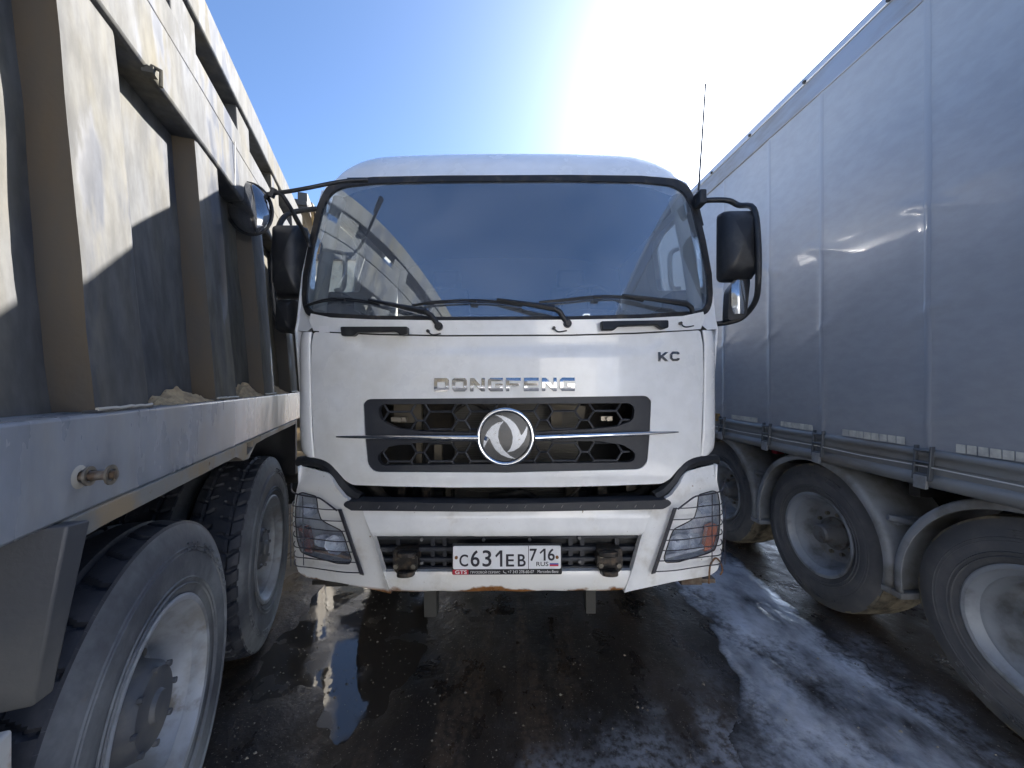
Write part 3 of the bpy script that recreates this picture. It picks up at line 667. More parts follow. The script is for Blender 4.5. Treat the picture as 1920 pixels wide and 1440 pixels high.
for sx in (-.58, .58):
    mb = MB(); mb.box(sx-.25, sx+.25, 3.05, 3.5, 1.8, 2.0); mb.hexa([(sx-.24, 3.45, 2.0), (sx+.24, 3.45, 2.0), (sx+.24, 3.58, 2.0), (sx-.24, 3.58, 2.0), (sx-.2, 3.58, 2.55), (sx+.2, 3.58, 2.55), (sx+.2, 3.68, 2.55), (sx-.2, 3.68, 2.55)]); mb.box(sx-.13, sx+.13, 3.57, 3.67, 2.55, 2.72)
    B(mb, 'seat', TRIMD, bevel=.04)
# roof
RP = [(2.195, 2.842), (2.215, 2.88), (2.25, 2.945), (2.30, 3.01), (2.36, 3.06), (2.45, 3.10), (2.62, 3.15), (2.9, 3.19), (3.5, 3.21), (4.15, 3.21)]
RPs = spl(RP, 5)
def rooff(a, b_):
    s_ = 2*a-1; i = b_*(len(RPs)-1); k = min(int(i), len(RPs)-2); f_ = i-k
    y, z = (RPs[k][c]*(1-f_)+RPs[k+1][c]*f_ for c in (0, 1))
    w = abs(s_); hw = 1.172
    hw = SOP[7].x
    x = hw*math.sin(min(1, w)*math.pi/2*.9999)**.75*(1 if s_ > 0 else -1) if w > 0 else 0
    ax = abs(x)/hw
    y0 = interp(abs(x), [(p.x, p.y) for p in SOP[:8]]); z0 = interp(abs(x), [(p.x, p.z) for p in SOP[:8]])
    f2 = 1-sstep(2.3, 4.0, y)
    return (x+(.014 if x > 0 else -.014)*sstep(2.2, 2.4, y)*ax**8, y0*f2+(2.195)*(1-f2)+(y-2.195), z0+(z-RP[0][1])*(1-ax**11)-.012*ax*ax*sstep(2.2, 2.5, y)*(1-ax**9))
mb = MB(); mb.grid(rooff, 90, len(RPs)*2); o = B(mb, 'roof', WHITE, smooth=70)
mb = MB(); mb.grid(lambda a, b_: (-1.15+2.3*a, 4.14, 1.2+1.95*b_), 1, 1); B(mb, 'cab_rear_wall', WHITE)
# --- hood handles
for c in (-244, 235.5):
    hp = mp(SC); mb = MB()
    dv = 621.5 if c < 0 else 612.5
    tl = -1 if c < 0 else 1
    def hw_(u, v, off): return hp(c+u, dv+v+(0.012*u*(-1 if c > 0 else .3)), off)
    mb.prism(rnd([(-62, -8), (62, -8), (62, 6), (50, 8.5), (40, 1), (-30, 2), (-38, 9), (-60, 9)], 3, 3), hw_, .045, .004)
    B(mb, 'hood_handle', BLACKP, bevel=.006)
# washer nozzles
for px, py in ((806, 620.6), (1041, 616), (1277, 608)):
    mb = MB(); p = Vector(mp(SC)(px-953, py, .012)); q = Vector(mp(SC)(px-953+24, py+5, .012)); m_ = Vector(mp(SC)(px-953+8, py+7, .012))
    mb.tube([p+Vector((0, .015, 0)), p+Vector((0, -.006, 0))], .0085, 10); mb.tube(spl([p, m_, q], 5), .0035, 6); B(mb, 'washer_nozzle', BLACKP)
# wipers
W = [((828, 613), (816, 594), (806, 588), (698, 563.5), [(577, 574), (610, 565), (645, 563), (690, 567), (716, 572)]),
     ((1065, 609), (1050, 589), (1040, 583), (935, 564), [(778, 573.5), (820, 569), (890, 567), (945, 570), (982, 576)]),
     ((1299, 602), (1290, 582), (1280, 575), (1166, 557.5), [(1013, 568.5), (1060, 566), (1120, 561), (1170, 561), (1206, 567)])]
for piv, e1, e2, tip, bl in W:
    mb = MB(); wm = mp(SW)
    P = lambda q, o: Vector(wm(q[0]-953, q[1], o))
    pv = P(piv, .0); mb.tube([pv+Vector((0, .03, -.01)), pv+Vector((0, -.045, 0))], .021, 14); mb.tube([pv+Vector((0, -.045, 0)), pv+Vector((0, -.055, 0))], .012, 8)
    mb.tube([pv+Vector((0, -.03, .0)), P(e1, .055), P(e2, .06)], .014, 8)
    mb.tube([P(e2, .06), P(((e2[0]*.7+tip[0]*.3), (e2[1]*.7+tip[1]*.3)), .055), P(tip, .035)], .01, 6, rs=[.017, .014, .008])
    wo_ = B(mb, 'wiper', BLACKP, smooth=50, bevel=None)
    mb = MB(); pb = [P(q, .014) for q in spl([Vector(q) for q in bl], 4)]
    mb.tube(pb, .0045, 6)
    pb2 = [P(q, .026) for q in spl([Vector((q[0], q[1]-3*math.sin(math.pi*i/4))) for i, q in enumerate(bl)], 4)]
    mb.tube(pb2, .005, 6)
    for q in (4, 8, 12): mb.tube([pb[q], pb2[q]], .004, 6)
    mb.tube([P((bl[2][0]-6, bl[2][1]-1), .03), P((bl[2][0]+8, bl[2][1]), .03)], .009, 6)
    B(mb, 'wiper_blade', BLACKP, wo_)
# sticker on the cowl
mb = MB(); mb.prism([(-352, 610), (-332, 610), (-332, 622), (-352, 622)], mp(SC), .0035, .001); B(mb, 'sticker', mat('sticker_paper', (.78, .78, .8), .5))
# --- lettering on the hood
LET = {
 'D': ([(0, 0), (.86, 0), (1, .16), (1, .84), (.86, 1), (0, 1)], [[(.2, .27), (.77, .27), (.77, .73), (.2, .73)]]),
 'O': ([(.14, 0), (.86, 0), (1, .16), (1, .84), (.86, 1), (.14, 1), (0, .84), (0, .16)], [[(.22, .26), (.78, .26), (.78, .74), (.22, .74)]]),
 'N': ([(0, 0), (.26, 0), (.78, .62), (.78, 0), (1, 0), (1, 1), (.76, 1), (.22, .36), (.22, 1), (0, 1)], []),
 'G': ([(.14, 0), (1, 0), (1, .24), (.22, .24), (.22, .76), (.78, .76), (.78, .64), (.5, .64), (.5, .44), (1, .44), (1, 1), (.14, 1), (0, .84), (0, .16)], []),
 'F': ([(0, 0), (1, 0), (1, .22), (.22, .22), (.22, .42), (.9, .42), (.9, .62), (.22, .62), (.22, 1), (0, 1)], []),
 'E': ([(0, 0), (1, 0), (1, .22), (.22, .22), (.22, .4), (.94, .4), (.94, .6), (.22, .6), (.22, .78), (1, .78), (1, 1), (0, 1)], []),
 'K': ([(0, 0), (.24, 0), (.24, .38), (.68, 0), (1, 0), (.48, .47), (1, 1), (.68, 1), (.3, .63), (.24, .68), (.24, 1), (0, 1)], []),
 'C': ([(.28, 0), (.8, 0), (1, .12), (1, .3), (.76, .3), (.7, .24), (.34, .24), (.24, .34), (.24, .66), (.34, .76), (.7, .76), (.76, .7), (1, .7), (1, .88), (.8, 1), (.28, 1), (0, .72), (0, .28)], [])}
def letter(ch, u0, u1, v0, v1, m, off=.007):
    ol, hs = LET[ch]; tr = lambda L: [(u0+(u1-u0)*a, v0+(v1-v0)*b_) for a, b_ in L]
    lm_ = lambda u, v, o: mp(SH)(u, v, o+(.0042*(1-((v-(v0+v1)/2)/((v1-v0)/2))**2) if o > 0 else 0))
    mb = MB(); mb.panel(dens(tr(ol), 2.5), [dens(tr(h), 2.5) for h in hs], lm_, off+.002, -.001, g=2.6); B(mb, 'letter', m, smooth=30, bevel=.0012)
word = 'DONGFENG'; X0, X1 = -135.5, 126.5; cw = 27.5; pitch = (X1-X0-cw)/7
for i, ch in enumerate(word): letter(ch, X0+i*pitch, X0+i*pitch+cw, 708.5, 733.5, CHROMEL)
letter('K', 282.5, 302, 661.5, 679, CHROMES, .005); letter('C', 304.5, 322, 660.5, 678.5, CHROMES, .005)
# --- chrome bars
for sg in (-1, 1):
    fm = mp(SH); mb = MB(); n = 26
    pts = []; rs = []
    for i in range(n+1):
        t = i/n; u = 52+t*(319-52); v = 820-(1 if sg > 0 else .2)*t*9-(0 if sg > 0 else 1*t)
        pts.append(Vector(fm(sg*u, v, .022-.012*t))); rs.append(.0135*(1-t)**.55+.0035)
    mb.tube(pts, .01, 12, rs=rs); B(mb, 'chrome_bar', CHROME)
# --- emblem
EC = (-3, 818)
def em(u, v, off): return mp(lambda x, z: 1.935)(EC[0]+u, EC[1]+v, off)
emb = MB(); emb.panel([(50*math.cos(a), 50*math.sin(a)) for a in np.linspace(0, 2*math.pi, 48, endpoint=False)], [], em, .012, -.02)
emblem = B(emb, 'emblem', mat('emblem_black', (.012, .012, .014), .25, coat=.4))
mb = MB(); c = Vector(em(0, 0, .02)); Rr = 50.5*1.93/F
rp = [c+Vector((Rr*math.cos(a), 0, Rr*math.sin(a))) for a in np.linspace(0, 2*math.pi, 64)]
mb.tube(rp, .0118, 12, cap=False); B(mb, 'emblem_ring', CHROME, emblem)
wing = [(1780, 803), (1725, 815), (1680, 843), (1642, 890), (1618, 945), (1611, 1000), (1616, 1018), (1636, 980), (1650, 955), (1664, 942), (1680, 985), (1710, 1035), (1755, 1075), (1810, 1100), (1878, 1112), (1826, 1082), (1780, 1040), (1745, 985), (1732, 930), (1736, 880), (1752, 835)]
for sg in (1, -1):
    wp = [(sg*(x-1792)*.2344*.97, sg*(y-930)*.2344*.97) for x, y in wing]
    mb = MB(); mb.panel(dens(wp, 3), [], em, .020, .011); B(mb, 'emblem_wing', CHROMES, emblem, bevel=.0015)
# --- bumper
def SBi(x, z): return SB(x, z)+.06
bt = sym([(60, 955), (271, 955), (252, 1004.5), (60, 1005.5)])
mb = MB(); mb.panel(dens(bt, 8), [], lambda u, v, o: mp(SB)(u, v, o+.010*sstep(955, 966, v)-.012*sstep(998, 1006, v)), 0, -.03, g=8); bumper = B(mb, 'bumper', WHITEB, bevel=.003)
def rustmat():
    m = mat('white_paint_rusting', (0.74, 0.74, 0.73), 0.25, 0, (0.50, 0.47, 0.42), 5, 0.5, 0.8, rough2=0.5, coat=0.4, c3=(0.22, 0.15, 0.09), scale3=40, lo3=0.68, hi3=0.74, rough3=0.8)
    t = m.node_tree; b = t.nodes['Principled BSDF']; co = t.nodes.new('ShaderNodeTexCoord').outputs['Object']
    sp = t.nodes.new('ShaderNodeSeparateXYZ'); t.links.new(co, sp.inputs[0])
    n = t.nodes.new('ShaderNodeTexNoise'); n.inputs['Scale'].default_value = 3.2; n.inputs['Detail'].default_value = 9; t.links.new(co, n.inputs['Vector'])
    hgt = mnode('SUBTRACT', mnode('MULTIPLY', mnode('MAXIMUM', mnode('SUBTRACT', n.outputs[0], .50, t), 0.0, t), .30, t), mnode('SUBTRACT', sp.outputs[2], .637, t), t)
    r = t.nodes.new('ShaderNodeMapRange'); r.inputs[1].default_value = -.002; r.inputs[2].default_value = .012; t.links.new(hgt, r.inputs[0])
    n2 = t.nodes.new('ShaderNodeTexNoise'); n2.inputs['Scale'].default_value = 60; t.links.new(co, n2.inputs['Vector'])
    cr = t.nodes.new('ShaderNodeMix'); cr.data_type = 'RGBA'; t.links.new(n2.outputs[0], cr.inputs[0]); cr.inputs[6].default_value = (.32, .15, .05, 1); cr.inputs[7].default_value = (.14, .06, .025, 1)
    old = b.inputs['Base Color'].links[0].from_socket
    mx = t.nodes.new('ShaderNodeMix'); mx.data_type = 'RGBA'; t.links.new(r.outputs[0], mx.inputs[0]); t.links.new(old, mx.inputs[6]); t.links.new(cr.outputs[2], mx.inputs[7]); t.links.new(mx.outputs[2], b.inputs['Base Color'])
    return m
RUSTY = rustmat()
bb = sym([(60, 1071.5), (232, 1071), (216, 1109), (60, 1110)])
mb = MB(); mb.panel(dens(bb, 8), [], lambda u, v, o: mp(SB)(u, v+(0 if v < 1100 else 2*noise.noise(Vector((u*.02, 0, 0)))), o+.006*sstep(1071, 1080, v)-.015*sstep(1100, 1111, v)), 0, -.03, g=7); B(mb, 'bumper_lower', RUSTY, bevel=.003)
# step pad
mb = MB(); sp_ = rnd(sym([(60, 942.5), (290, 937), (303, 938), (305, 945), (290, 954), (60, 957)]), [0, 0, 6, 6, 6, 0]*2)
mb.panel(dens(sp_, 9), [], mp(SB), .018, -.07, g=9); pad = B(mb, 'bumper_step_pad', GREYP, bevel=.006)
for k in range(-8, 9):
    mb = MB(); u = k*34; mb.tube([mp(SB)(u-1.5, 950, .021), mp(SB)(u+1.5, 945, .021)], .0022, 5); B(mb, 'tread_bar', mat('scuffed_plastic', (.16, .16, .16), .6), pad)
# lower intake with slats
mb = MB(); mb.panel(dens(sym([(60, 1003), (256, 1002), (234, 1074), (60, 1074)]), 14), [], mp(lambda x, z: SB(x, z)+.075), 0, -.02); B(mb, 'intake_back', BLACKP)
for v0, v1 in ((1005.5, 1011), (1026, 1034), (1046, 1053), (1063, 1071)):
    mb = MB(); uu = 252-(v0-1004)*.33
    mb.panel(dens(sym([(60, v0), (uu, v0), (uu-2, v1), (60, v1)]), 14), [], mp(lambda x, z: SB(x, z)+.028), 0, -.035); B(mb, 'intake_slat', GREYP, bevel=.003)
for u in (-205, -140, 140, 205, -118, 118):
    mb = MB(); mb.panel([(u-4, 1004), (u+4, 1004), (u+4, 1071), (u-4, 1071)], [], mp(lambda x, z: SB(x, z)+.045), 0, -.02); B(mb, 'intake_strut', GREYP, bevel=.003)
for u, v in ((-245, 1060), (-162, 1057), (136, 1056), (-162, 1013), (136, 1011), (-45, 1014), (42, 1014)): 
    mb = MB(); p = mp(SB)(u, v, -.02); mb.tube([p, (p[0], p[1]-.012, p[2])], .008, 8); B(mb, 'intake_screw', mat('scuffed_plastic', (.16, .16, .16), .6))
# bumper corners with lamps
CO = [(395, 873), (340, 887), (331, 896), (322, 911), (306, 931), (296, 936.5), (304, 946), (300, 953), (271, 955), (250, 1005), (231, 1071), (217, 1109), (229, 1109.5), (283, 1098), (311, 1092), (379, 1081), (394, 1070), (400, 1043), (403.5, 1000), (403, 965), (398, 928), (393.5, 907)]
LAMP = [(394, 925), (385, 921.5), (358, 929), (355, 955), (350, 972), (340, 979), (312, 993), (307, 1002), (292.5, 1047), (296, 1056), (320, 1055), (372, 1040), (388, 1033), (395, 1010), (398, 975), (397, 945)]
LAMP = dens(rnd(LAMP, 4, 3), 7)
for sg in (-1, 1):
    cm = mp(SB)
    co_ = dens(rnd(CO, [6, 6, 4, 4, 4, 4, 3, 3, 0, 0, 0, 0, 0, 0, 0, 10, 8, 0, 0, 0, 0, 0], 3), 8)
    def cmap(u, v, o):
        ridge = .016*sstep(14, 0, abs((abs(u)-(258-(v-955)*.27))))*sstep(945, 965, v) if v > 945 else 0
        top = .022*sstep(912, 878, v)
        return cm(u, v, (o+ridge-top) if o > -.01 else o)
    mb = MB(); mb.panel(mir(co_, sg), [mir(LAMP, sg)], cmap, 0, -.03, g=8)
    corner = B(mb, 'bumper_corner', RUSTY if sg < 0 else WHITEB, bevel=.004)
    # return of the bumper along the side
    mb = MB(); sd = [(395, 873), (393.5, 907), (398, 928), (403, 965), (403.5, 1000), (400, 1043), (394, 1070), (379, 1081)]
    def sdf(a, b_):
        i = a*(len(sd)-1); k = min(int(i), len(sd)-2); f_ = i-k
        u, v = (sd[k][c]*(1-f_)+sd[k+1][c]*f_ for c in (0, 1)); p = Vector(cm(sg*(u-1), v, 0))
        return (p.x+sg*.02*math.sin(b_*1.57), p.y+.36*b_, p.z)
    mb.grid(sdf, 21, 6, flip=sg > 0); o = B(mb, 'bumper_side', WHITEB, smooth=60); md = o.modifiers.new('t', 'SOLIDIFY'); md.thickness = .01
    # lamp
    Lh = [(u, v) for u, v in LAMP]
    mb = MB(); mb.panel(mir(Lh, sg), [], mp(lambda x, z: SB(x, z)+.065), 0, None, g=12)
    for i in range(len(Lh)):
        a, b_ = Lh[i], Lh[(i+1) % len(Lh)]
        k = mb.av([cm(sg*a[0], a[1], -.004), cm(sg*b_[0], b_[1], -.004), cm(sg*b_[0], b_[1], -.066), cm(sg*a[0], a[1], -.066)]); mb.af([(0, 1, 2, 3)], k)
    lamp = B(mb, 'headlight', HAZELENS if sg < 0 else REFL, smooth=40)
    def bowl(u, v, r, d, name, m):
        c0 = Vector(cm(sg*u, v, -.058)); mb = MB()
        def bf(a, b_):
            rr = r*(1-b_*.86); y = -.045+.045*(1-(1-b_)**2)*1.0
            ang = a*2*math.pi; fac = 1+.04*math.sin(ang*8)
            return (c0.x+rr*fac*math.cos(ang)*1.15, c0.y+y, c0.z+rr*fac*math.sin(ang))
        mb.grid(bf, 32, 6); mb.tube([c0+Vector((0, .01, 0)), c0+Vector((0, -.03, 0))], .008, 8); B(mb, name, m, lamp, smooth=25)
    bm_ = REFL
    bowl(325, 1022, .050, .05, 'reflector', bm_); bowl(349, 1014, .036, .05, 'reflector', bm_); bowl(374, 956, .036, .05, 'reflector', bm_)
    mb = MB(); am = [(392, 986), (378, 991), (374, 1012), (370, 1038), (386, 1032), (393, 1010), (396, 988)]
    mb.panel(mir(dens(am, 6), sg), [], cm, -.012, -.05); B(mb, 'indicator_lamp', AMBERD if sg < 0 else AMBER, lamp)
    mb = MB(); mb.panel(mir([(372, 1034), (300, 1052), (299, 1046), (372, 1028)], sg), [], cm, -.02, -.05)
    B(mb, 'lamp_strip', mat('lamp_rust_strip', (.16, .09, .05), .5) if sg < 0 else REFL, lamp)
    mb = MB(); mb.panel(mir(LAMP, sg), [], cm, -.003, None, g=12); B(mb, 'lamp_glass', LENS, lamp, smooth=60)
    mb = MB(); ring = [Vector(cm(sg*u, v, .001)) for u, v in LAMP]; mb.tube(ring+[ring[0]], .0028, 6, cap=False); B(mb, 'lamp_gasket', RUBBER, lamp)
    # wire guard
    mb = MB(); st0, st1 = (311, 951), (269.5, 1072)
    mb.panel(mir([(st0[0]-4, st0[1]), (st0[0]+3, st0[1]-1), (st1[0]+4, st1[1]-1), (st1[0]-4, st1[1]+1)], sg), [], cm, .03, .02)
    guard = B(mb, 'headlight_guard', mat('guard_steel', (.045, .045, .055), .45, .3, (.12, .08, .06), 14, .55, .75, rough2=.7), bevel=.003)
    WR = mat('guard_wire', (.05, .05, .065), .4, .4)
    rows = [(313, 951, 941, 1), (306, 972, 961, 0), (300, 990.5, 979, 0), (293, 1010, 997, 0), (287, 1029, 1016, 0), (280, 1048, 1034, 0), (273, 1067.5, 1050, 0)]
    for (ur, vr, vl, fl) in rows:
        pth = [Vector(cm(sg*ur, vr, .03))]
        for t in (.25, .5, .75, .92): u = ur+(398-ur)*t; pth.append(Vector(cm(sg*u, vr+(vl-vr)*t, .045)))
        e = pth[-1]; pth += [e+Vector((sg*.035, .05, .004)), e+Vector((sg*.045, .14, .01)), e+Vector((sg*.035, .22, .012))]
        mb = MB(); mb.tube(spl(pth, 4), .0028, 6); B(mb, 'wire', WR, guard)
    pth = [Vector(cm(sg*u, v, .042)) for u, v in ((313, 951), (330, 938), (343, 929), (352, 926.5), (375, 923), (393, 918))]; e = pth[-1]; pth += [e+Vector((sg*.04, .05, .01)), e+Vector((sg*.045, .06, .035))]
    mb = MB(); mb.tube(spl(pth, 4), .004, 6); B(mb, 'wire', WR, guard)
    for ux, vA, vB in ((374.5, 924, 1050), (398, 938, 1052)):
        mb = MB(); mb.tube([cm(sg*ux, vA, .05), cm(sg*(ux-1), vB, .05)], .0024, 6); B(mb, 'wire', WR, guard)
    # footstep below the corner
    mb = MB()
    y0 = 2.16; x0, x1 = (.90, 1.03) if sg < 0 else (.97, 1.09)
    mb.box(sg*x0, sg*x1, y0, y0+.2, .515, .60); mb.box(sg*(x1), sg*(x1+.085), y0+.02, y0+.12, .515, .54)
    B(mb, 'footstep', DARKM if sg < 0 else mat('worn_steel', (.20, .17, .14), .5, .6, (.10, .07, .05), 12), bevel=.004)
# rusty hoop hanging at the right corner
mb = MB(); cm = mp(SB); mb.tube(spl([Vector(cm(u, v, .02)) for u, v in ((373, 1092), (375, 1062), (380, 1050), (387, 1045), (395, 1054), (398, 1068), (394, 1076))], 5), .0045, 6)
B(mb, 'hook_wire', mat('rusty_wire', (.17, .09, .045), .7, .3))
# tow hooks
for sg, cu in ((-1, -190), (1, 190)):
    cm = mp(lambda x, z: SB(x, z)+.01); mb = MB()
    bp = [(cu-23, 1027), (cu+23, 1027), (cu+24, 1062), (cu+16, 1072), (cu-16, 1072), (cu-24, 1060)]
    mb.panel(rnd(bp, 5, 3), [], cm, .018, -.05); hk = B(mb, 'tow_hook', CAST, bevel=.006)
    for (v, w, d0, d1) in ((1036, 18, .085, .01), (1071, 15, .075, .01)):
        mb = MB(); c0 = Vector(cm(cu-sg*(-3 if False else 0)+(-6*sg if v < 1050 else -3*sg), v, 0)); r = w*1.9/F
        # flat eye sticking forward
        hole = [(.012*math.cos(a), -.055+.010*math.sin(a)) for a in np.linspace(0, 2*math.pi, 14, endpoint=False)]
        ou = [(-r, .0)]+[(r*math.cos(a), -.05-.035*math.sin(a)) for a in np.linspace(math.pi, 0, 12)]+[(r, .0)]
        mb.panel(ou, [hole], lambda a, b_, o: (c0.x+a, c0.y+b_, c0.z+o-(b_*.25)), .012, -.012); B(mb, 'hook_eye', CAST, hk, bevel=.004)
    for du, v in ((16*-sg*-1 if False else 16*(-sg), 1038), (-17, 1057), (16, 1057)):
        mb = MB(); p = cm(cu+du, v, .03); hexbolt(mb, p, .0125, .016); B(mb, 'bolt', BOLT, hk)
# number plate
PY = 1.822; Pm = lambda px, py: ((px-953)*PY/F, H-(py-720)*PY/F)
mb = MB()
x0, zt = Pm(849, 1020.5); x1, zb = Pm(1055.5, 1077.5)
mb.panel(rnd([(x0, zb), (x1, zb), (x1, zt), (x0, zt)], .008, 3), [], lambda a, b_, o: (a, PY-o, b_), .0, -.014); plate = B(mb, 'number_plate', mat('plate_frame_black', (.015, .015, .017), .35), bevel=.003)
xa, za = Pm(851.5, 1023); xb, zb2 = Pm(1053, 1066)
mb = MB(); mb.panel(rnd([(xa, zb2), (xb, zb2), (xb, za), (xa, za)], .008, 3), [], lambda a, b_, o: (a, PY-.001-o-.0015*noise.noise(Vector((a*9, b_*9, 0))), b_), .004, 0, g=.03); B(mb, 'plate_sheet', PLATEW, plate)
def ptxt(txt, l, t, r, b_, m, bold, name='character'):
    a, z1 = Pm(l, t); c, z0 = Pm(r, b_); 
    if txt == '1':
        mb = MB(); w = c-a; h = z1-z0
        k = mb.av([(a+w*q[0], PY-.0068, z0+h*q[1]) for q in ((.66, 0), (1, 0), (1, 1), (.66, 1), (.62, .98), (.0, .68), (.14, .56), (.66, .80))]); mb.af([(0, 1, 2, 7), (7, 2, 3, 4), (7, 4, 5, 6)], k)
        return B(mb, name, m, plate, smooth=0)
    textfit(txt, a, c, z0, z1, PY-.0068, name, m, plate, bold, TO)
cx = lambda c: 820+c/7.11; cy = lambda c: 1000+c/7.11
for ch, l, t, r, b_ in (('C', 308, 270, 425, 432), ('6', 458, 215, 578, 435), ('3', 615, 215, 735, 435), ('1', 785, 218, 880, 435), ('E', 928, 270, 1036, 434), ('B', 1084, 270, 1190, 434),
                       ('7', 1243, 198, 1340, 362), ('1', 1375, 198, 1455, 358), ('6', 1483, 198, 1577, 358)):
    ptxt(ch, cx(l), cy(t), cx(r), cy(b_), INK, .0012)
ptxt('RUS', cx(1330), cy(372), cx(1492), cy(430), INK, .0004)
mb = MB(); a, z1 = Pm(cx(1223), 1023); c, z0 = Pm(cx(1231), 1066); mb.box(a, c, PY-.0066, PY-.004, z0, z1); B(mb, 'plate_divider', INK, plate)
for m_, t, b_ in ((TXTW, 368, 392), (PBLUE, 392, 410), (PRED, 410, 432)):
    mb = MB(); a, z1 = Pm(cx(1508), cy(t)); c, z0 = Pm(cx(1625), cy(b_)); mb.box(a, c, PY-.0067, PY-.005, z0, z1); B(mb, 'flag_stripe', m_, plate)
for px in (268, 1607):
    mb = MB(); a, z1 = Pm(cx(px), cy(312)); mb.tube([(a, PY-.003, z1), (a, PY-.010, z1)], .0075, 12); B(mb, 'plate_screw', mat('rusty_screw', (.20, .09, .03), .7, .3), plate)
a, z1 = Pm(cx(215), cy(482)); c, z0 = Pm(cx(425), cy(545)); mb = MB(); mb.box(a, c, PY-.0012, PY+.002, z0, z1); B(mb, 'red_badge', mat('badge_red', (.42, .02, .04), .4), plate)
a, z1 = Pm(cx(248), cy(487)); c, z0 = Pm(cx(405), cy(538)); textfit('GTS', a, c, z0, z1, PY-.0016, 'printed_text', TXTW, plate, .0006, TO)
for txt, l, r, t, b_ in (('ГРУЗОВОЙ СЕРВИС', 455, 850, 492, 532), ('+7 343 278-60-07', 950, 1300, 492, 530), ('Mercedes-Benz', 1348, 1625, 490, 528)):
    a, z1 = Pm(cx(l), cy(t)); c, z0 = Pm(cx(r), cy(b_)); textfit(txt, a, c, z0, z1, PY-.0016, 'printed_text', TXTW, plate, 0, TO)
mb = MB(); a, z1 = Pm(cx(893), cy(497)); c, z0 = Pm(cx(932), cy(530)); mb.tube(spl([(a, PY-.0012, z1), (a+.002, PY-.0012, z0+.004), (c, PY-.0012, z0)], 4), .0012, 5); B(mb, 'phone_symbol', TXTW, plate)
# --- chassis, axle, wheels
HUBC = mat('hub_cap_grey', (.10, .108, .125), .5, .1, (.17, .17, .17), 9, .4, .7, rough2=.75)
def wheelset(R, w, rimR, tyrem, treadm, rimm, hubm, tread=None, nseg=64, hubr=.13, deep=.12, hubout=.0, nuts=10, name='wheel', cap=False):
    """wheel about the local x axis; outer face at x=0, tyre body towards -x. returns the Empty"""
    e = bpy.data.objects.new(name, None); COL.objects.link(e); e.empty_display_size = .2
    sw = [(-.030, rimR-.012), (-.018, rimR+.004), (-.006, rimR+.05), (0, (rimR+R)/2-.01), (-.004, R-.085), (-.016, R-.045), (-.026, R-.022)]
    mbt = MB(); mbt.lathe(sw+[(-.030, R-.012)], nseg)
    mbt.lathe([(-w-x, r) for x, r in reversed(sw)], nseg)
    for gr_ in (rimR+.035, rimR+.055, R-.12, R-.105): mbt.lathe([(-.0035, gr_-.004), (.0015, gr_), (-.0035, gr_+.004)], nseg)
    rl = (rimR+R)/2+.03
    for g0 in (20, 200):
        for k in range(13):
            if k in (5, 9): continue
            a = math.radians(g0+k*4.6); w2, h2 = .011+.004*(k % 3), .014
            for (q0, q1, q2, q3) in ((-w2, w2, -h2, -h2+.006), (-w2, w2, h2-.006, h2), (-w2, -w2+.006, -h2, h2))[:2+(k % 2)]:
                P8 = []
                for xx in (-.006, .0022):
                    for (tt, rr) in ((q0, q2), (q1, q2), (q1, q3), (q0, q3)): P8.append((xx, (rl+rr)*math.cos(a+tt/rl), (rl+rr)*math.sin(a+tt/rl)))
                mbt.hexa(P8)
    mbt.build('tyre', tyrem, e, smooth=35)
    mt = MB(); nl = 22; prof = [(-.030-(w-.06)*j/nl, R-.010*abs(2*j/nl-1)**4-.002) for j in range(nl+1)]
    prof = [(-.026, R-.022)]+prof+[(-w+.026, R-.022)]
    mt.lathe(prof, tread[0] if tread else nseg, disp=(lambda a, x, r: r-tread[1](a, -x/w)*(1 if r > R-.018 else .3)) if tread else None)
    mt.build('tread', treadm, e, smooth=30)
    mr = MB(); d = deep
    pr = [(-.028, rimR-.022), (-.010, rimR-.018), (-.006, rimR-.004), (-.010, rimR+.004), (-.022, rimR+.002)]
    mr.lathe(pr, nseg)
    dish = [(-.010, rimR-.018), (-.03, rimR-.026), (-.05, rimR-.05), (-.075, rimR-.053), (-.09, rimR-.066), (-d, rimR-.072), (-d-.035, rimR-.095), (-d-.04, hubr+.06), (-d-.03, hubr+.02), (-d-.03, hubr*.3)]
    mr.lathe(dish, nseg); mr.lathe([(-w+.02, rimR-.01), (-w+.05, rimR-.04), (-d-.05, rimR-.075)], nseg)
    mr.build('rim', rimm, e, smooth=35)
    mh = MB(); hx = -d-.03
    mh.lathe([(hx, hubr+.005), (hx+.02, hubr), (hx+.024, hubr-.02), (hx+hubout*.5, hubr*.62), (hx+hubout*.92, hubr*.58), (hx+hubout, hubr*.5), (hx+hubout+.002, 0.0001)], 32)
    mh.build('hub', hubm, e, smooth=35)
    if cap:
        mh = MB(); mh.lathe([(hx, hubr+.03), (hx+.012, hubr+.03), (hx+.03, hubr+.005), (-.062, hubr-.012), (-.045, hubr-.03), (-.040, hubr*.35), (-.028, hubr*.3), (-.026, .0001)], 40); mh.build('hub_cap', HUBC, e, smooth=35)
        for k in range(8):
            a = 2*math.pi*k/8; mn = MB(); hexbolt(mn, (-.05, (hubr-.025)*math.cos(a), (hubr-.025)*math.sin(a)), .010, .014, 'x'); mn.build('cap_bolt', HUBC, e, smooth=30)
    if nuts:
        for k in range(nuts):
            a = 2*math.pi*k/nuts; mn = MB(); hexbolt(mn, (hx-.005, (hubr+.032)*math.cos(a), (hubr+.032)*math.sin(a)), .014, .024, 'x'); mn.build('wheel_nut', BOLT if name == 'wheel' else BOLT, e, smooth=30)
    return e
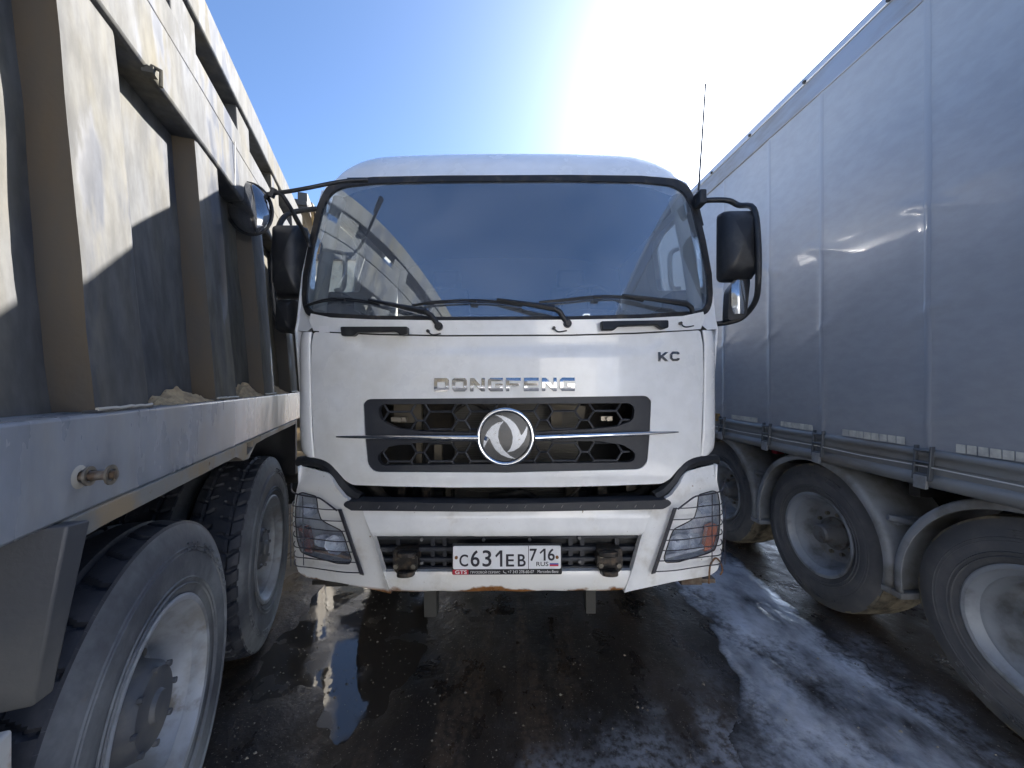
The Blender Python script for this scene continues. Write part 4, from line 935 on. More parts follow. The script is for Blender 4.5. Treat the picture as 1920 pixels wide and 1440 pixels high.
for sg in (-1, 1):
    e = wheelset(.52, .30, .30, TYRE, TREAD, RIM, HUB, hubr=.12, deep=.05, hubout=.06, nuts=0)
    e.parent = T.o; e.location = (sg*1.20, 3.45-TY, .52)
    if sg < 0: e.rotation_euler = (0, 0, math.pi)
mb = MB(); mb.box(-.85, .85, 3.37, 3.53, .36, .5); B(mb, 'front_axle', DARKM, bevel=.02)
for sg in (-1, 1):
    mb = MB(); mb.box(sg*.42-.04, sg*.42+.04, 2.25, 9.3, .78, 1.02); B(mb, 'chassis_rail', DARKM)
    mb = MB(); px0, px1 = ((797-953)/F, (820-953)/F) if sg < 0 else ((1098-953)/F, (1116-953)/F)
    mb.box(px0*2.02, px1*2.02, 2.0, 2.07, .44 if sg < 0 else .455, .75); B(mb, 'tow_bar_leg', mat('dusty_steel', (.045, .045, .042), .7))
    mb = MB(); mb.box(sg*.75-.06, sg*.75+.06, 2.15, 2.3, .65, .95); B(mb, 'bumper_bracket', DARKM)
mb = MB(); mb.box(-.35, .35, 2.5, 3.5, .62, 1.3); B(mb, 'engine', DARKM, bevel=.05)
mb = MB(); mb.box(-1.1, 1.1, 2.46, 2.5, .70, 1.3); mb.box(-1.12, 1.12, 2.5, 4.1, 1.28, 1.33); B(mb, 'cab_floor', DARKM)
mb = MB(); mb.box(-1.2, 1.2, 4.5, 9.3, 1.12, 1.18); mb.box(-1.2, -1.14, 4.5, 9.3, 1.18, 2.25); mb.box(1.14, 1.2, 4.5, 9.3, 1.18, 2.25); mb.box(-1.14, 1.14, 4.5, 4.56, 1.18, 2.4); mb.box(-1.14, 1.14, 9.24, 9.3, 1.18, 2.25)
for k in range(7):
    for sg in (-1, 1): mb.box(sg*1.2+(0 if sg > 0 else -.05), sg*1.2+(.05 if sg > 0 else 0), 4.6+k*.75, 4.72+k*.75, 1.14, 2.22)
B(mb, 'shade_load_body', STEEL, bevel=.01)  # unseen body added behind the cab to cast shade
for yy in (7.0, 8.35):
    for sg in (-1, 1):
        e = wheelset(.52, .30, .30, TYRE, TREAD, RIM, HUB, hubr=.12, deep=.12, hubout=.05, nuts=0)
        e.parent = T.o; e.location = (sg*1.22, yy-TY, .52)
        if sg < 0: e.rotation_euler = (0, 0, math.pi)
    mb = MB(); mb.box(-.95, .95, yy-.08, yy+.08, .42, .6); B(mb, 'rear_axle', DARKM)
# --- mirrors
def housing(name, cpx, cpy, w, h, Y, dep, m, r=10, tilt=0):
    c = Vector(((cpx-953)*Y/F, Y, H-(cpy-720)*Y/F)); hw_, hh = w*Y/F/2, h*Y/F/2
    ol = rnd([(-hw_, -hh), (hw_*.92, -hh), (hw_, hh), (-hw_*.96, hh)], min(hw_, hh)*.35, 4)
    mb = MB(); n = len(ol); rings = [(.0, 1.0), (-.35, .98), (-.75, .88), (-1.0, .62), (-1.02, .0001)]
    for (t, s_) in rings: mb.av([(c.x+x*s_, c.y+t*dep, c.z+z*s_) for x, z in ol])
    for i in range(len(rings)-1): mb.af([(i*n+j, i*n+(j+1) % n, (i+1)*n+(j+1) % n, (i+1)*n+j) for j in range(n)])
    mb.af([tuple(range(n))]); o = B(mb, name, m, smooth=50)
    return o, c, hw_, hh
# right side mirrors
o, c, hw_, hh = housing('door_mirror', 1377, 467, 65, 130, 2.34, .12, BLACKP)
mb = MB(); mb.box(c.x-hw_*.85, c.x+hw_*.85, c.y+.001, c.y+.006, c.z-hh*.92, c.z+hh*.92); B(mb, 'mirror_glass', MIRR, o)
mb = MB(); mb.tube(spl([Vector(((q[0]-953)*2.36/F, q[2], H-(q[1]-720)*2.36/F)) for q in ((1312, 374, 2.4), (1340, 374, 2.38), (1368, 378, 2.36), (1385, 388, 2.35), (1392, 410, 2.24), (1394, 470, 2.21), (1396, 540, 2.22), (1402, 572, 2.28), (1392, 596, 2.34), (1372, 605, 2.36), (1345, 608, 2.4))], 5), .0165, 10); B(mb, 'mirror_arm', BLACKP)
mb = MB(); Y = 2.38; P = lambda px, py: ((px-953)*Y/F, H-(py-720)*Y/F)
a, z1 = P(1309, 361); b_, z0 = P(1322, 388); mb.box(a, b_, 2.34, 2.44, z0, z1); B(mb, 'mirror_bracket', BLACKP, bevel=.008)
mb = MB(); mb.panel(rnd([(-.095+0, -.14), (.02, -.11), (.045, .12), (-.02, .13), (-.085, .05)], .03, 4), [], lambda a, b2, o: (1.405+a, 2.30-o, 2.155+b2), .012, -.05); lm = B(mb, 'wide_angle_mirror', BLACKP, bevel=.008)
mb = MB(); mb.grid(lambda a, b2: (1.330+.085*a+.012*abs(2*b2-1)**2*(1-a), 2.285-.01+.02*(2*a-1)**2+.012*(2*b2-1)**2-.012, 2.06+.20*b2), 8, 8); B(mb, 'mirror_glass', mat('mirror_shell', (.42, .44, .46), .12, .8), lm, smooth=60)
# left side mirrors
o, c, hw_, hh = housing('door_mirror', 553, 492, 54, 134, 2.42, .13, BLACKP)
mb = MB(); mb.box(c.x-hw_*.85, c.x+hw_*.85, c.y+.001, c.y+.006, c.z-hh*.92, c.z+hh*.92); B(mb, 'mirror_glass', MIRR, o)
o, c, hw_, hh = housing('wide_angle_mirror', 545, 592, 34, 62, 2.42, .09, BLACKP)
mb = MB(); mb.tube(spl([Vector(((q[0]-953)*2.42/F, q[2], H-(q[1]-720)*2.42/F)) for q in ((592, 386, 2.45), (565, 392, 2.43), (545, 403, 2.40), (536, 430, 2.36), (533, 500, 2.31), (531, 560, 2.33), (533, 600, 2.36), (545, 618, 2.40), (572, 622, 2.45))], 5), .0165, 10); B(mb, 'mirror_arm', BLACKP)
# round kerb-view mirror on its bracket
Y = 2.12; P = lambda px, py, y=Y: Vector(((px-953)*y/F, y, H-(py-720)*y/F))
mb = MB(); mb.tube(spl([P(692, 336, 2.24), P(660, 337, 2.2), P(625, 342, 2.16), P(585, 350, 2.12), P(545, 357, 2.1), P(505, 362, 2.1)], 4), .011, 10, rs=None); mb.tube([P(692, 336.5, 2.25), P(655, 337, 2.2)], .015, 10)
mb.tube(spl([P(517, 358, 2.1), P(530, 362, 2.1), P(540, 375, 2.12), P(560, 410, 2.2), P(578, 447, 2.32), P(582, 462, 2.34)], 4), .0115, 10)
mb.tube([P(518, 352, 2.1), P(512, 368, 2.1)], .016, 8)
B(mb, 'kerb_mirror_arm', BLACKP)
mc = P(471, 389, 2.1); mb = MB()
ax = Vector((.10, -.95, .12)).normalized(); u_ = Vector((.9, .42, .05)); u_ = (u_-ax*u_.dot(ax)).normalized(); w_ = ax.cross(u_); q_ = math.radians(14); u_, w_ = u_*math.cos(q_)+w_*math.sin(q_), w_*math.cos(q_)-u_*math.sin(q_)
def mbowl(a, b2):
    r = math.sin(b2*math.pi/2); hgt = math.cos(b2*math.pi/2)
    return mc+ax*(.06*hgt)+u_*(.108*r*math.cos(a*2*math.pi))+w_*(.155*r*math.sin(a*2*math.pi))
mb.grid(mbowl, 40, 14); km = B(mb, 'kerb_mirror', mat('mirror_dark_face', (.28, .29, .31), .05, .9), smooth=70)
mb = MB(); mb.tube([mc+u_*(.117*math.cos(a))+w_*(.157*math.sin(a)) for a in np.linspace(0, 2*math.pi, 40)], .006, 8, cap=False); B(mb, 'mirror_rim', BLACKP, km)
mb = MB(); mb.grid(lambda a, b2: mc-ax*.004+u_*(.114*b2*math.cos(a*2*math.pi))+w_*(.154*b2*math.sin(a*2*math.pi)), 32, 3); B(mb, 'mirror_glass', MIRR, km)
mb = MB(); mb.tube([mc-ax*.02, P(508, 362, 2.1)], .012, 8); B(mb, 'mirror_stem', BLACKP, km)
# antenna
mb = MB(); mb.tube([P(1311, 372, 2.42), P(1319, 262, 2.42), P(1326, 160, 2.42)], .003, 6, rs=[.0062, .0055, .0048]); mb.tube([P(1326, 163, 2.42), P(1326, 159, 2.42)], .005, 8); mb.tube([P(1310, 392, 2.42), P(1311, 362, 2.42)], .010, 8)
B(mb, 'antenna', BLACKP)
mb = MB(); mb.tube([P(1308, 384, 2.43), P(1318, 425, 2.43)], .012, 8); B(mb, 'mirror_strut', BLACKP)
# ================================================================== GREY TIPPER (left)
TH = math.radians(19.27)
DO = Vector((-1.85, 1.6, 0))                       # base point in its own frame
Rz = Matrix.Rotation(TH, 3, 'Z')
D = Thing('dump_truck', 'grey steel-ribbed tipper truck on the left with dusty double wheels, sun on its upper side', 'dump truck', Rz @ DO, (0, 0, TH))
def BD(mb, name, m, parent=D, **k): return mb.build(name, m, parent, off=DO, **k)
Y0, Y1 = -4.3, 4.28
cw_ = lambda z: interp(z, [(1.58, -.60), (2.62, -.675), (3.32, -.71)])     # outer plane
mb = MB(); mb.hexa([(-.80, Y0, 1.37), (-.602, Y0, 1.37), (-.602, Y1, 1.37), (-.80, Y1, 1.37), (-.80, Y0, 1.583), (-.600, Y0, 1.583), (-.600, Y1, 1.583), (-.80, Y1, 1.583)])
BD(mb, 'side_sill', STEELP, bevel=.008)
# lower strip with its stepped edge
mb = MB(); st = [(1.017, 1.372), (1.017, 1.318), (1.15, 1.325), (2.02, 1.325), (2.12, 1.29), (2.2, 1.285), (2.25, 1.31), (2.32, 1.34), (2.5, 1.345), (3.35, 1.345), (3.35, 1.372)]
mb.panel(st, [[(2.17, 1.305), (2.27, 1.330), (2.27, 1.365), (2.17, 1.365)]], lambda a, b_, o: (-.612+o, a, b_), .018, -.05); BD(mb, 'lower_strip', STRIP, bevel=.002)
mb = MB(); mb.box(-.70, -.60, 3.36, 3.42, .95, 1.372); mb.box(-1.05, -.6, 3.36, 3.38, .95, 1.37); BD(mb, 'mudflap_post', GREYP)
per = .705
ribs = [1.147+per*k for k in range(-8, 5)]
# wall plates between the ribs: dented sheet
for k, r0 in enumerate(ribs[:-1]):
    mb = MB(); a0, a1 = r0+.20, r0+per+.04
    def wf(a, b_):
        y = a0+(a1-a0)*a; z = 1.585+(3.28-1.585)*b_
        x = cw_(z)-.085-.012*math.sin(math.pi*a)*math.sin(math.pi*min(1, b_*1.5))+.010*noise.noise(Vector((y*2.6, z*2.0, k)))+.004*noise.noise(Vector((y*7, z*6, k)))
        return (x, y, z)
    mb.grid(wf, 14, 30); BD(mb, 'wall_plate', STEEL, smooth=60)
for r0 in ribs:
    # rib: folded hat section, outer face, two cheeks
    mb = MB(); z0, z1 = 1.586, 2.63; w = .225 if r0 < 1.5 else .24
    def rp(y, z, d): return (cw_(z)-.013-d, y, z)
    nz = 16
    prof = [(0, .09), (.004, .0), (.018, -.004), (w-.018, -.004), (w-.004, 0), (w, .09)]
    mb.grid(lambda a, b_: rp(r0+interp(a*5, [(i, p[0]) for i, p in enumerate(prof)]), z0+(z1-z0)*b_, interp(a*5, [(i, p[1]) for i, p in enumerate(prof)])+.004*noise.noise(Vector((b_*5, r0*3, a)))), 10, nz)
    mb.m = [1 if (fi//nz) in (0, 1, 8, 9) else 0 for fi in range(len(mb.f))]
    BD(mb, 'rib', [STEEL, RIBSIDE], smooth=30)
    mb = MB(); mb.tube([(cw_(1.6)-.006+.002*noise.noise(Vector((q*3.1, r0, 0))), r0+w*q/14, 1.592+.003*noise.noise(Vector((q*2.3, r0, 5)))) for q in range(15)], .004, 5, rs=[.004+.0025*abs(noise.noise(Vector((q*1.7, r0, 9)))) for q in range(15)]); BD(mb, 'weld_bead', mat('weld', (.4, .39, .36), .6, .2))
    mb = MB(); mb.box(cw_(1.6)-.03, cw_(1.6)-.005, r0-.005, r0+w+.006, 1.583, 1.59); BD(mb, 'weld_plate', STEEL)
    # short rib by the top rail
    mb = MB(); q0 = r0-.13; mb.hexa([(cw_(2.9)-.1, q0, 2.98), (cw_(3.0)-.012, q0, 2.98), (cw_(3.0)-.012, q0+.21, 2.98), (cw_(2.9)-.1, q0+.21, 2.98), (cw_(3.15)-.1, q0, 3.15), (cw_(3.15)-.012, q0, 3.15), (cw_(3.15)-.012, q0+.21, 3.15), (cw_(3.15)-.1, q0+.21, 3.15)])
    BD(mb, 'short_rib', STEEL, bevel=.006)
def rail(z0, z1, p, name, bev=.008, m=STEEL):
    mb = MB(); n = 40
    for i in range(n):
        a, b_ = Y0+(Y1-Y0)*i/n, Y0+(Y1-Y0)*(i+1)/n
        w1 = .004*noise.noise(Vector((a*1.7, z0, 0))); w2 = .004*noise.noise(Vector((b_*1.7, z0, 0)))
        if i == 0: k = mb.av([(cw_(z0)-.12, a, z0), (cw_(z0)+p+w1, a, z0), (cw_(z1)+p+w1, a, z1), (cw_(z1)-.12, a, z1)]); mb.af([(0, 1, 2, 3)], k)
        k2 = mb.av([(cw_(z0)-.12, b_, z0), (cw_(z0)+p+w2, b_, z0), (cw_(z1)+p+w2, b_, z1), (cw_(z1)-.12, b_, z1)])
        mb.f += [(k, k+1, k2+1, k2), (k+1, k+2, k2+2, k2+1), (k+2, k+3, k2+3, k2+2), (k+3, k, k2, k2+3)]; mb.m += [0]*4; k = k2
    mb.af([(3, 2, 1, 0)], k)
    BD(mb, name, m, bevel=bev, smooth=30)
rail(2.62, 2.865, .004, 'middle_rail', .014)
rail(2.875, 3.0, -.006, 'upper_plate')
rail(3.14, 3.32, .004, 'top_rail', .012)
# seams, hook and welds
for y in (2.27, .55):
    mb = MB(); mb.box(cw_(2.7)+.004, cw_(2.7)+.007, y, y+.006, 2.63, 2.86); BD(mb, 'weld_seam', mat('weld', (.4, .39, .36), .6, .2))
mb = MB(); mb.tube([(cw_(2.62)+.01, 1.50, 2.64), (cw_(2.62)+.035, 1.50, 2.63), (cw_(2.62)+.035, 1.50, 2.58)], .006, 6); mb.box(cw_(2.6)-.01, cw_(2.6)+.02, 1.485, 1.515, 2.61, 2.63); BD(mb, 'tarp_hook', STEEL)
# far wall, floor, ends of the body
mb = MB(); mb.box(-3.05, -2.97, Y0, Y1, 1.37, 3.3); mb.box(-2.97, -.80, Y0, Y1, 1.40, 1.46); mb.box(-2.97, -.82, Y1-.06, Y1, 1.46, 3.4); mb.box(-2.97, -.82, Y0, Y0+.06, 1.46, 3.1)
BD(mb, 'body_shell', STEEL)
# crumpled tarpaulin bar over the front of the body
mb = MB(); mb.box(-2.9, -.66, 4.28, 4.9, 3.42, 3.47); mb.box(-.75, -.66, 4.3, 5.2, 3.40, 3.56)
mb.hexa([(-.85, 4.6, 3.5), (-.62, 4.5, 3.46), (-.6, 5.1, 3.5), (-.85, 5.2, 3.55), (-.85, 4.7, 3.66), (-.66, 4.6, 3.60), (-.64, 5.0, 3.64), (-.85, 5.1, 3.7)])
BD(mb, 'cab_guard', RIBSIDE, bevel=.01)
for yy, dz in ((4.45, .35), (4.6, .22), (4.72, .4), (4.9, .28)):
    mb = MB(); mb.tube([(-.64, yy, 3.44), (-.63, yy+.02, 3.44-dz*.5), (-.65, yy+.05, 3.44-dz)], .012, 5); BD(mb, 'hanging_strap', BRASS)
# pin
mb = MB(); py, pz = 1.081, 1.452
mb.lathe([(-.605, .0105), (-.54, .0105), (-.54, .0001)], 16, (0, py, pz)); pin = BD(mb, 'side_pin', mat('worn_pin', (.22, .20, .18), .4, .6, (.12, .08, .05), 30))
for x0, x1, r in ((-.588, -.583, .021), (-.551, -.547, .022)):
    mb = MB(); mb.lathe([(x0, .0135), (x0, r), (x1, r), (x1, .0135)], 20, (0, py, pz)); BD(mb, 'washer', BOLT, pin)
mb = MB(); mb.lathe([(-.603, .03), (-.600, .022), (-.598, .0135)], 16, (0, py, pz)); BD(mb, 'weld_ring', mat('weld', (0, 0, 0)), pin)
# mudguard plate hanging in front of the near wheel
mb = MB(); a = 1.0
mb.hexa([(-1.25, a, 1.02), (-.625, a, 1.03), (-.612, a+.03, 1.035), (-1.25, a+.12, 1.02), (-1.25, a, 1.372), (-.575, a, 1.372), (-.555, a+.03, 1.372), (-1.25, a+.12, 1.372)])
BD(mb, 'mudguard_plate', mat('grey_plate', (.05, .055, .066), .5, .1, (.085, .087, .09), 4, .4, .7, rough2=.7, bump=.1, bscale=60), bevel=.004)
mb = MB(); hexbolt(mb, (-.74, a-.004, 1.05), .007, .006); BD(mb, 'rivet', DARKM)
mb = MB(); mb.box(-1.1, -.622, .80, .955, .60, 1.028); bx_ = BD(mb, 'battery_box', mat('old_white_box', (.55, .55, .53), .5, 0, (.35, .2, .1), 9, .55, .7), bevel=.006)
# wheels
def tri(x): x = x % 1.0; return 4*abs(x-.5)-1
def tread_worn(a, t):
    p = a/(2*math.pi)*36; side = abs(t-.5)*2
    off = .16*tri(t*2.6+.1)
    d = abs(((p+off) % 1)-.5)
    g = 1 if d < .085 else 0
    g *= 1 if (.30 < side < .80) else 0
    rib_ = 1 if abs(side-.28) < .035 else 0
    return .013*max(g, rib_)
def tread_block(a, t):
    p = a/(2*math.pi)*44; side = abs(t-.5)*2
    off = .22*tri(t*2.0)+(.5 if t > .5 else 0)
    d = abs(((p+off) % 1)-.5)
    g = 1 if d < .10 else 0
    r_ = 1 if (abs(side-.42) < .04) else 0
    return .013*max(g if side > .1 else 0, r_)
R_ = .59
near = wheelset(R_, .30, .325, TYRE, TREAD, RIM, HUB, (560, tread_worn), 96, hubr=.145, deep=.125, hubout=.055, nuts=10, cap=True)
far = wheelset(R_, .30, .325, TYRE, TREAD, RIM, HUB, (560, tread_block), 96, hubr=.135, deep=.125, hubout=.05, nuts=10, cap=True)
for e, yy in ((near, 1.58), (far, 2.88)):
    e.parent = D.o; e.location = Vector((-.645, yy, R_))-DO
    for dx, rot in ((-.335, 0), (-1.6, 0), (-2.24, math.pi)):
        c2 = e.copy(); COL.objects.link(c2)
        for ch in e.children:
            if ch.name.startswith('wheel_nut') and dx != 0: continue
            q = ch.copy(); COL.objects.link(q); q.parent = c2
        c2.location = Vector((-.645+dx, yy, R_))-DO; c2.rotation_euler = (0, 0, rot)
    mb = MB(); mb.box(-2.7, -.9, yy-.09, yy+.09, R_-.1, R_+.1); BD(mb, 'axle', DARKM)
for x in (-1.5, -2.25):
    mb = MB(); mb.box(x-.05, x+.05, Y0, 6.6, 1.0, 1.36); BD(mb, 'frame_rail', DARKM)
mb = MB(); mb.box(-1.44, -1.3, 1.1, 3.3, .75, .95); BD(mb, 'leaf_spring', DARKM)
# cream cab in front
CY0, CY1 = 4.95, 6.9
mb = MB(); sp_ = [(CY0, .75), (CY1, .75), (CY1+.15, 1.5), (CY1, 2.75), (CY1-.15, 2.95), (CY0+.05, 2.95), (CY0, 2.85)]
mb.panel(sp_, [[(5.25, 1.62), (6.35, 1.55), (6.45, 2.4), (6.3, 2.6), (5.25, 2.6)]], lambda a, b_, o: (-.70+o, a, b_), 0, -.05); cabd = BD(mb, 'cab_side', CREAM, bevel=.01)
mb = MB(); mb.panel([(5.25, 1.62), (6.35, 1.55), (6.45, 2.4), (6.3, 2.6), (5.25, 2.6)], [], lambda a, b_, o: (-.725+o, a, b_), 0); BD(mb, 'window', mat('dark_window', (.02, .025, .03), .05, 0, coat=.5), cabd)
mb = MB(); mb.hexa([(-2.95, CY0, .9), (-.755, CY0, .9), (-.755, CY1, .9), (-2.95, CY1, .9), (-2.95, CY0, 2.9), (-.755, CY0, 2.9), (-.755, CY1-.1, 2.9), (-2.95, CY1-.1, 2.9)]); BD(mb, 'cab_body', CREAM, bevel=.03)
for dz in (0, .2, .42):
    mb = MB(); mb.box(-.95, -.60, 4.02, 4.62, .82+dz, .93+dz); BD(mb, 'side_step', CREAM, bevel=.02)
mb = MB(); mb.box(-1.05, -.96, 4.0, 4.64, .6, 1.35); BD(mb, 'step_back', BRASS)
mb = MB(); mb.box(-1.0, -.62, 3.95, 4.7, .55, .74); BD(mb, 'fuel_tank', DARKM, bevel=.05)
# painted figure on the door
V, Fc = textmesh('2'); mb = MB(); xs = [v[0] for v in V]; ys = [v[1] for v in V]
mb.av([(-.697, 5.95+(v[0]-min(xs))*.42, 1.16+(v[1]-min(ys))*.42) for v in V]); mb.af(Fc); mb.build('door_number', INK, cabd, smooth=0, off=DO)
ef = wheelset(.54, .30, .30, TYRE, TREAD, RIM, HUB, None, 48, hubr=.12, deep=.05, hubout=.05, nuts=0); ef.parent = D.o; ef.location = Vector((-.66, 6.1, .54))-DO
ef2 = ef.copy(); COL.objects.link(ef2); ef2.location = Vector((-2.9, 6.1, .54))-DO; ef2.rotation_euler = (0, 0, math.pi)
for ch in ef.children: q = ch.copy(); COL.objects.link(q); q.parent = ef2
# sand heaps on the sill
for idx, (y0_, y1_, h_, lab) in enumerate(((1.50, 1.86, .05, 'flat pale sand heap on the tipper sill, nearest of the three between the ribs'),
                         (2.24, 2.58, .075, 'taller crumbly sand heap on the tipper sill, middle of the three between the ribs'),
                         (2.90, 3.24, .05, 'small sand heap on the tipper sill beside the white cab, farthest of the three'))):
    mb = MB()
    def hf(a, b_):
        y = y0_+(y1_-y0_)*a; x = -.675+.062*b_; z = 1.586+h_*math.sin(math.pi*a)**.8*(1-b_)**.8*(1+.5*noise.noise(Vector((a*6, b_*4, idx))))+.006*noise.noise(Vector((a*25, b_*9, idx)))-.003
        return (x-.008*(1-b_), y, z)
    mb.grid(hf, 30, 10); o = mb.build('sand_heap', SAND, None, smooth=0)
    o.matrix_world = Matrix.Rotation(TH, 4, 'Z'); o['label'] = lab; o['category'] = 'sand heap'; o['group'] = 'sand heaps on the tipper sill'
# ================================================================== CURTAIN TRAILER (right)
TT = math.radians(2.46)
TOf = Vector((3.55, 2.9, 0)); Rt = Matrix.Rotation(TT, 3, 'Z')
S = Thing('semi_trailer', 'grey curtain-sided trailer on the right with three dusty wheels and grey mudguards', 'trailer', Rt @ TOf, (0, 0, TT))
def BS(mb, name, m, parent=S, **k): return mb.build(name, m, parent, off=TOf, **k)
XW = 2.35; A0, A1 = -1.25, 12.3
def pvc():
    m = mat('grey_curtain', (.29, .31, .345), .36, .0, (.325, .34, .365), 1.2, .35, .7, stretch=(1, .5, 1), rough2=.46, bump=.035, bscale=4.0, coat=.12, spec=.7, c3=(.27, .285, .31), scale3=2.2, lo3=.55, hi3=.95, rough3=.6, grain=.05, gscale=22)
    return m
PVC = pvc()
SEAMS = [-.6, .2, 1.15, 1.99, 2.67, 3.20, 3.85, 4.6, 5.5, 6.4, 7.4, 8.4, 9.4, 10.4, 11.4]
mb = MB(); zc0, zc1 = 1.285, 3.755
def cf(a, b_):
    y = A0+(A1-A0)*a; z = zc0+(zc1-zc0)*b_
    x = XW+.007*noise.noise(Vector((y*.9, z*.7, 2)))+.0028*noise.noise(Vector((y*2.2+z*3.2, z*1.2-y, 6)))
    for s_ in SEAMS:
        d = y-s_
        if abs(d) < .12: x -= .005*math.exp(-(d/.025)**2)
    for zz in (2.02, 2.62):
        d = z-zz-.05*math.sin(y*.6); x -= .003*math.exp(-(d/.012)**2)
    for s_ in SEAMS:
        for zz, tt in ((2.05, -.5), (2.62, .4), (1.45, -.3)):
            dy, dz = y-s_, z-zz; w = dz-tt*dy
            if abs(dy) < .5: x -= .007*math.exp(-(w/.02)**2-(dy/.16)**2)
    return (x, y, z)
mb.grid(cf, 640, 90); BS(mb, 'curtain', PVC, smooth=80)
def seamp(a, b_, s_):
    y = s_+.018-.036*a+.004*noise.noise(Vector((b_*4, s_, 0))); z = 1.30+2.44*b_
    q = cf((y-A0)/(A1-A0), (z-zc0)/(zc1-zc0)); return (q[0]-.0008-.0016*math.sin(a*math.pi), y, z)
for s_ in SEAMS:
    if s_ < 1 or s_ > 7: continue
    mb = MB(); mb.grid(lambda a, b_: seamp(a, b_, s_), 6, 90); BS(mb, 'curtain_seam', mat('seam_tape', (.30, .32, .355), .40, 0, (.29, .31, .345), 3, coat=.1), smooth=60)
mb = MB(); mb.hexa([(XW-.012, A0, 3.75), (XW+.1, A0, 3.75), (XW+.1, A1, 3.75), (XW-.012, A1, 3.75), (XW-.02, A0, 3.905), (XW+.1, A0, 3.905), (XW+.1, A1, 3.905), (XW-.02, A1, 3.905)])
tr_ = BS(mb, 'top_rail', ALU, bevel=.004)
mb = MB(); mb.box(XW-.03, XW+.12, A0, A1, 3.905, 3.965); BS(mb, 'roof_edge', mat('pale_aluminium', (.5, .52, .56), .35, .5), bevel=.008)
for k in range(11):
    mb = MB(); y = 1.55+k*.62; mb.tube([(XW-.024, y, 3.92), (XW-.04, y, 3.915)], .013, 8); BS(mb, 'rail_rivet', DARKM, tr_)
mb = MB(); mb.box(XW+.02, XW+2.45, A0, A1, 3.94, 3.96); BS(mb, 'roof', ALU)
mb = MB(); mb.box(XW+2.46, XW+2.5, A0, A1, 1.1, 3.94); BS(mb, 'far_curtain', PVC)
mb = MB(); mb.box(XW+.02, XW+2.45, A1-.04, A1, 1.1, 3.94); BS(mb, 'end_wall', ALU)
mb = MB(); mb.box(XW+.02, XW+2.45, A0, A0+.04, 1.1, 3.94); BS(mb, 'rear_door', ALU)
mb = MB(); mb.box(XW+.02, XW+2.45, A0, A1, 1.14, 1.24); BS(mb, 'deck', DARKM)
# side rail: rounded aluminium section
mb = MB(); pr = [(XW+.05, 1.30), (XW-.006, 1.298), (XW-.022, 1.285), (XW-.024, 1.262), (XW-.012, 1.25), (XW-.012, 1.215), (XW-.006, 1.21), (XW-.006, 1.165), (XW-.018, 1.155), (XW-.03, 1.135), (XW-.026, 1.105), (XW-.005, 1.09), (XW+.05, 1.09)]
mb.grid(lambda a, b_: (interp(b_*12, [(i, p[0]) for i, p in enumerate(pr)]), A0+(A1-A0)*a, interp(b_*12, [(i, p[1]) for i, p in enumerate(pr)])), 40, 24); BS(mb, 'side_rail', ALUD, smooth=50)
mb = MB(); pts = []
for i, s_ in enumerate(SEAMS): pts += [(XW-.034, s_, 1.205), (XW-.034, s_+.35, 1.198)]
mb.tube(sorted(pts, key=lambda p: p[1]), .0035, 6); BS(mb, 'customs_cable', mat('pale_cable', (.6, .6, .58), .5))
# strap buckles
for s_ in SEAMS:
    if s_ < 1: continue
    mb = MB(); w = .038
    mb.box(XW-.032, XW-.024, s_-w*.62, s_+w*.62, 1.10, 1.20)
    bk = BS(mb, 'strap_buckle', mat('grey_webbing', (.10, .105, .11), .8), bevel=.003)
    mb = MB()
    for sd in (-1, 1): mb.hexa([(XW-.05, s_+sd*w-.006, 1.13), (XW-.026, s_+sd*w-.006, 1.13), (XW-.026, s_+sd*w+.006, 1.13), (XW-.05, s_+sd*w+.006, 1.13), (XW-.034, s_+sd*w-.006, 1.315), (XW-.012, s_+sd*w-.006, 1.315), (XW-.012, s_+sd*w+.006, 1.315), (XW-.034, s_+sd*w+.006, 1.315)])
    BS(mb, 'buckle_side', mat('buckle_steel', (.13, .14, .15), .45, .5), bk, bevel=.002)
    for zz in (1.29, 1.225, 1.16):
        mb = MB(); mb.tube([(XW-.038, s_-w, zz), (XW-.038, s_+w, zz)], .007, 8); BS(mb, 'buckle_bar', mat('buckle_steel', (0, 0, 0)), bk)
    mb = MB(); mb.hexa([(XW-.055, s_-.032, 1.085), (XW-.035, s_-.032, 1.085), (XW-.035, s_+.032, 1.085), (XW-.055, s_+.032, 1.085), (XW-.052, s_-.032, 1.155), (XW-.04, s_-.032, 1.155), (XW-.04, s_+.032, 1.155), (XW-.052, s_+.032, 1.155)]); BS(mb, 'buckle_lever', FEND, bk, bevel=.004)
# reflective tape
for a, b_, n in ((1.50, 1.86, 8), (2.10, 2.50, 8), (2.74, 3.06, 8), (3.34, 3.72, 8)):
    for k in range(n):
        y0_ = a+(b_-a)*k/n; y1_ = a+(b_-a)*(k+.86)/n
        mb = MB(); mb.box(XW-.0145, XW-.011, y0_, y1_, 1.304, 1.346); BS(mb, 'reflective_tape', TAPE)
# corner clutter by the far end of the rail
mb = MB(); mb.box(XW-.03, XW+.0, 3.92, 3.98, 1.26, 1.34); BS(mb, 'marker_lamp', BRASS, bevel=.005)
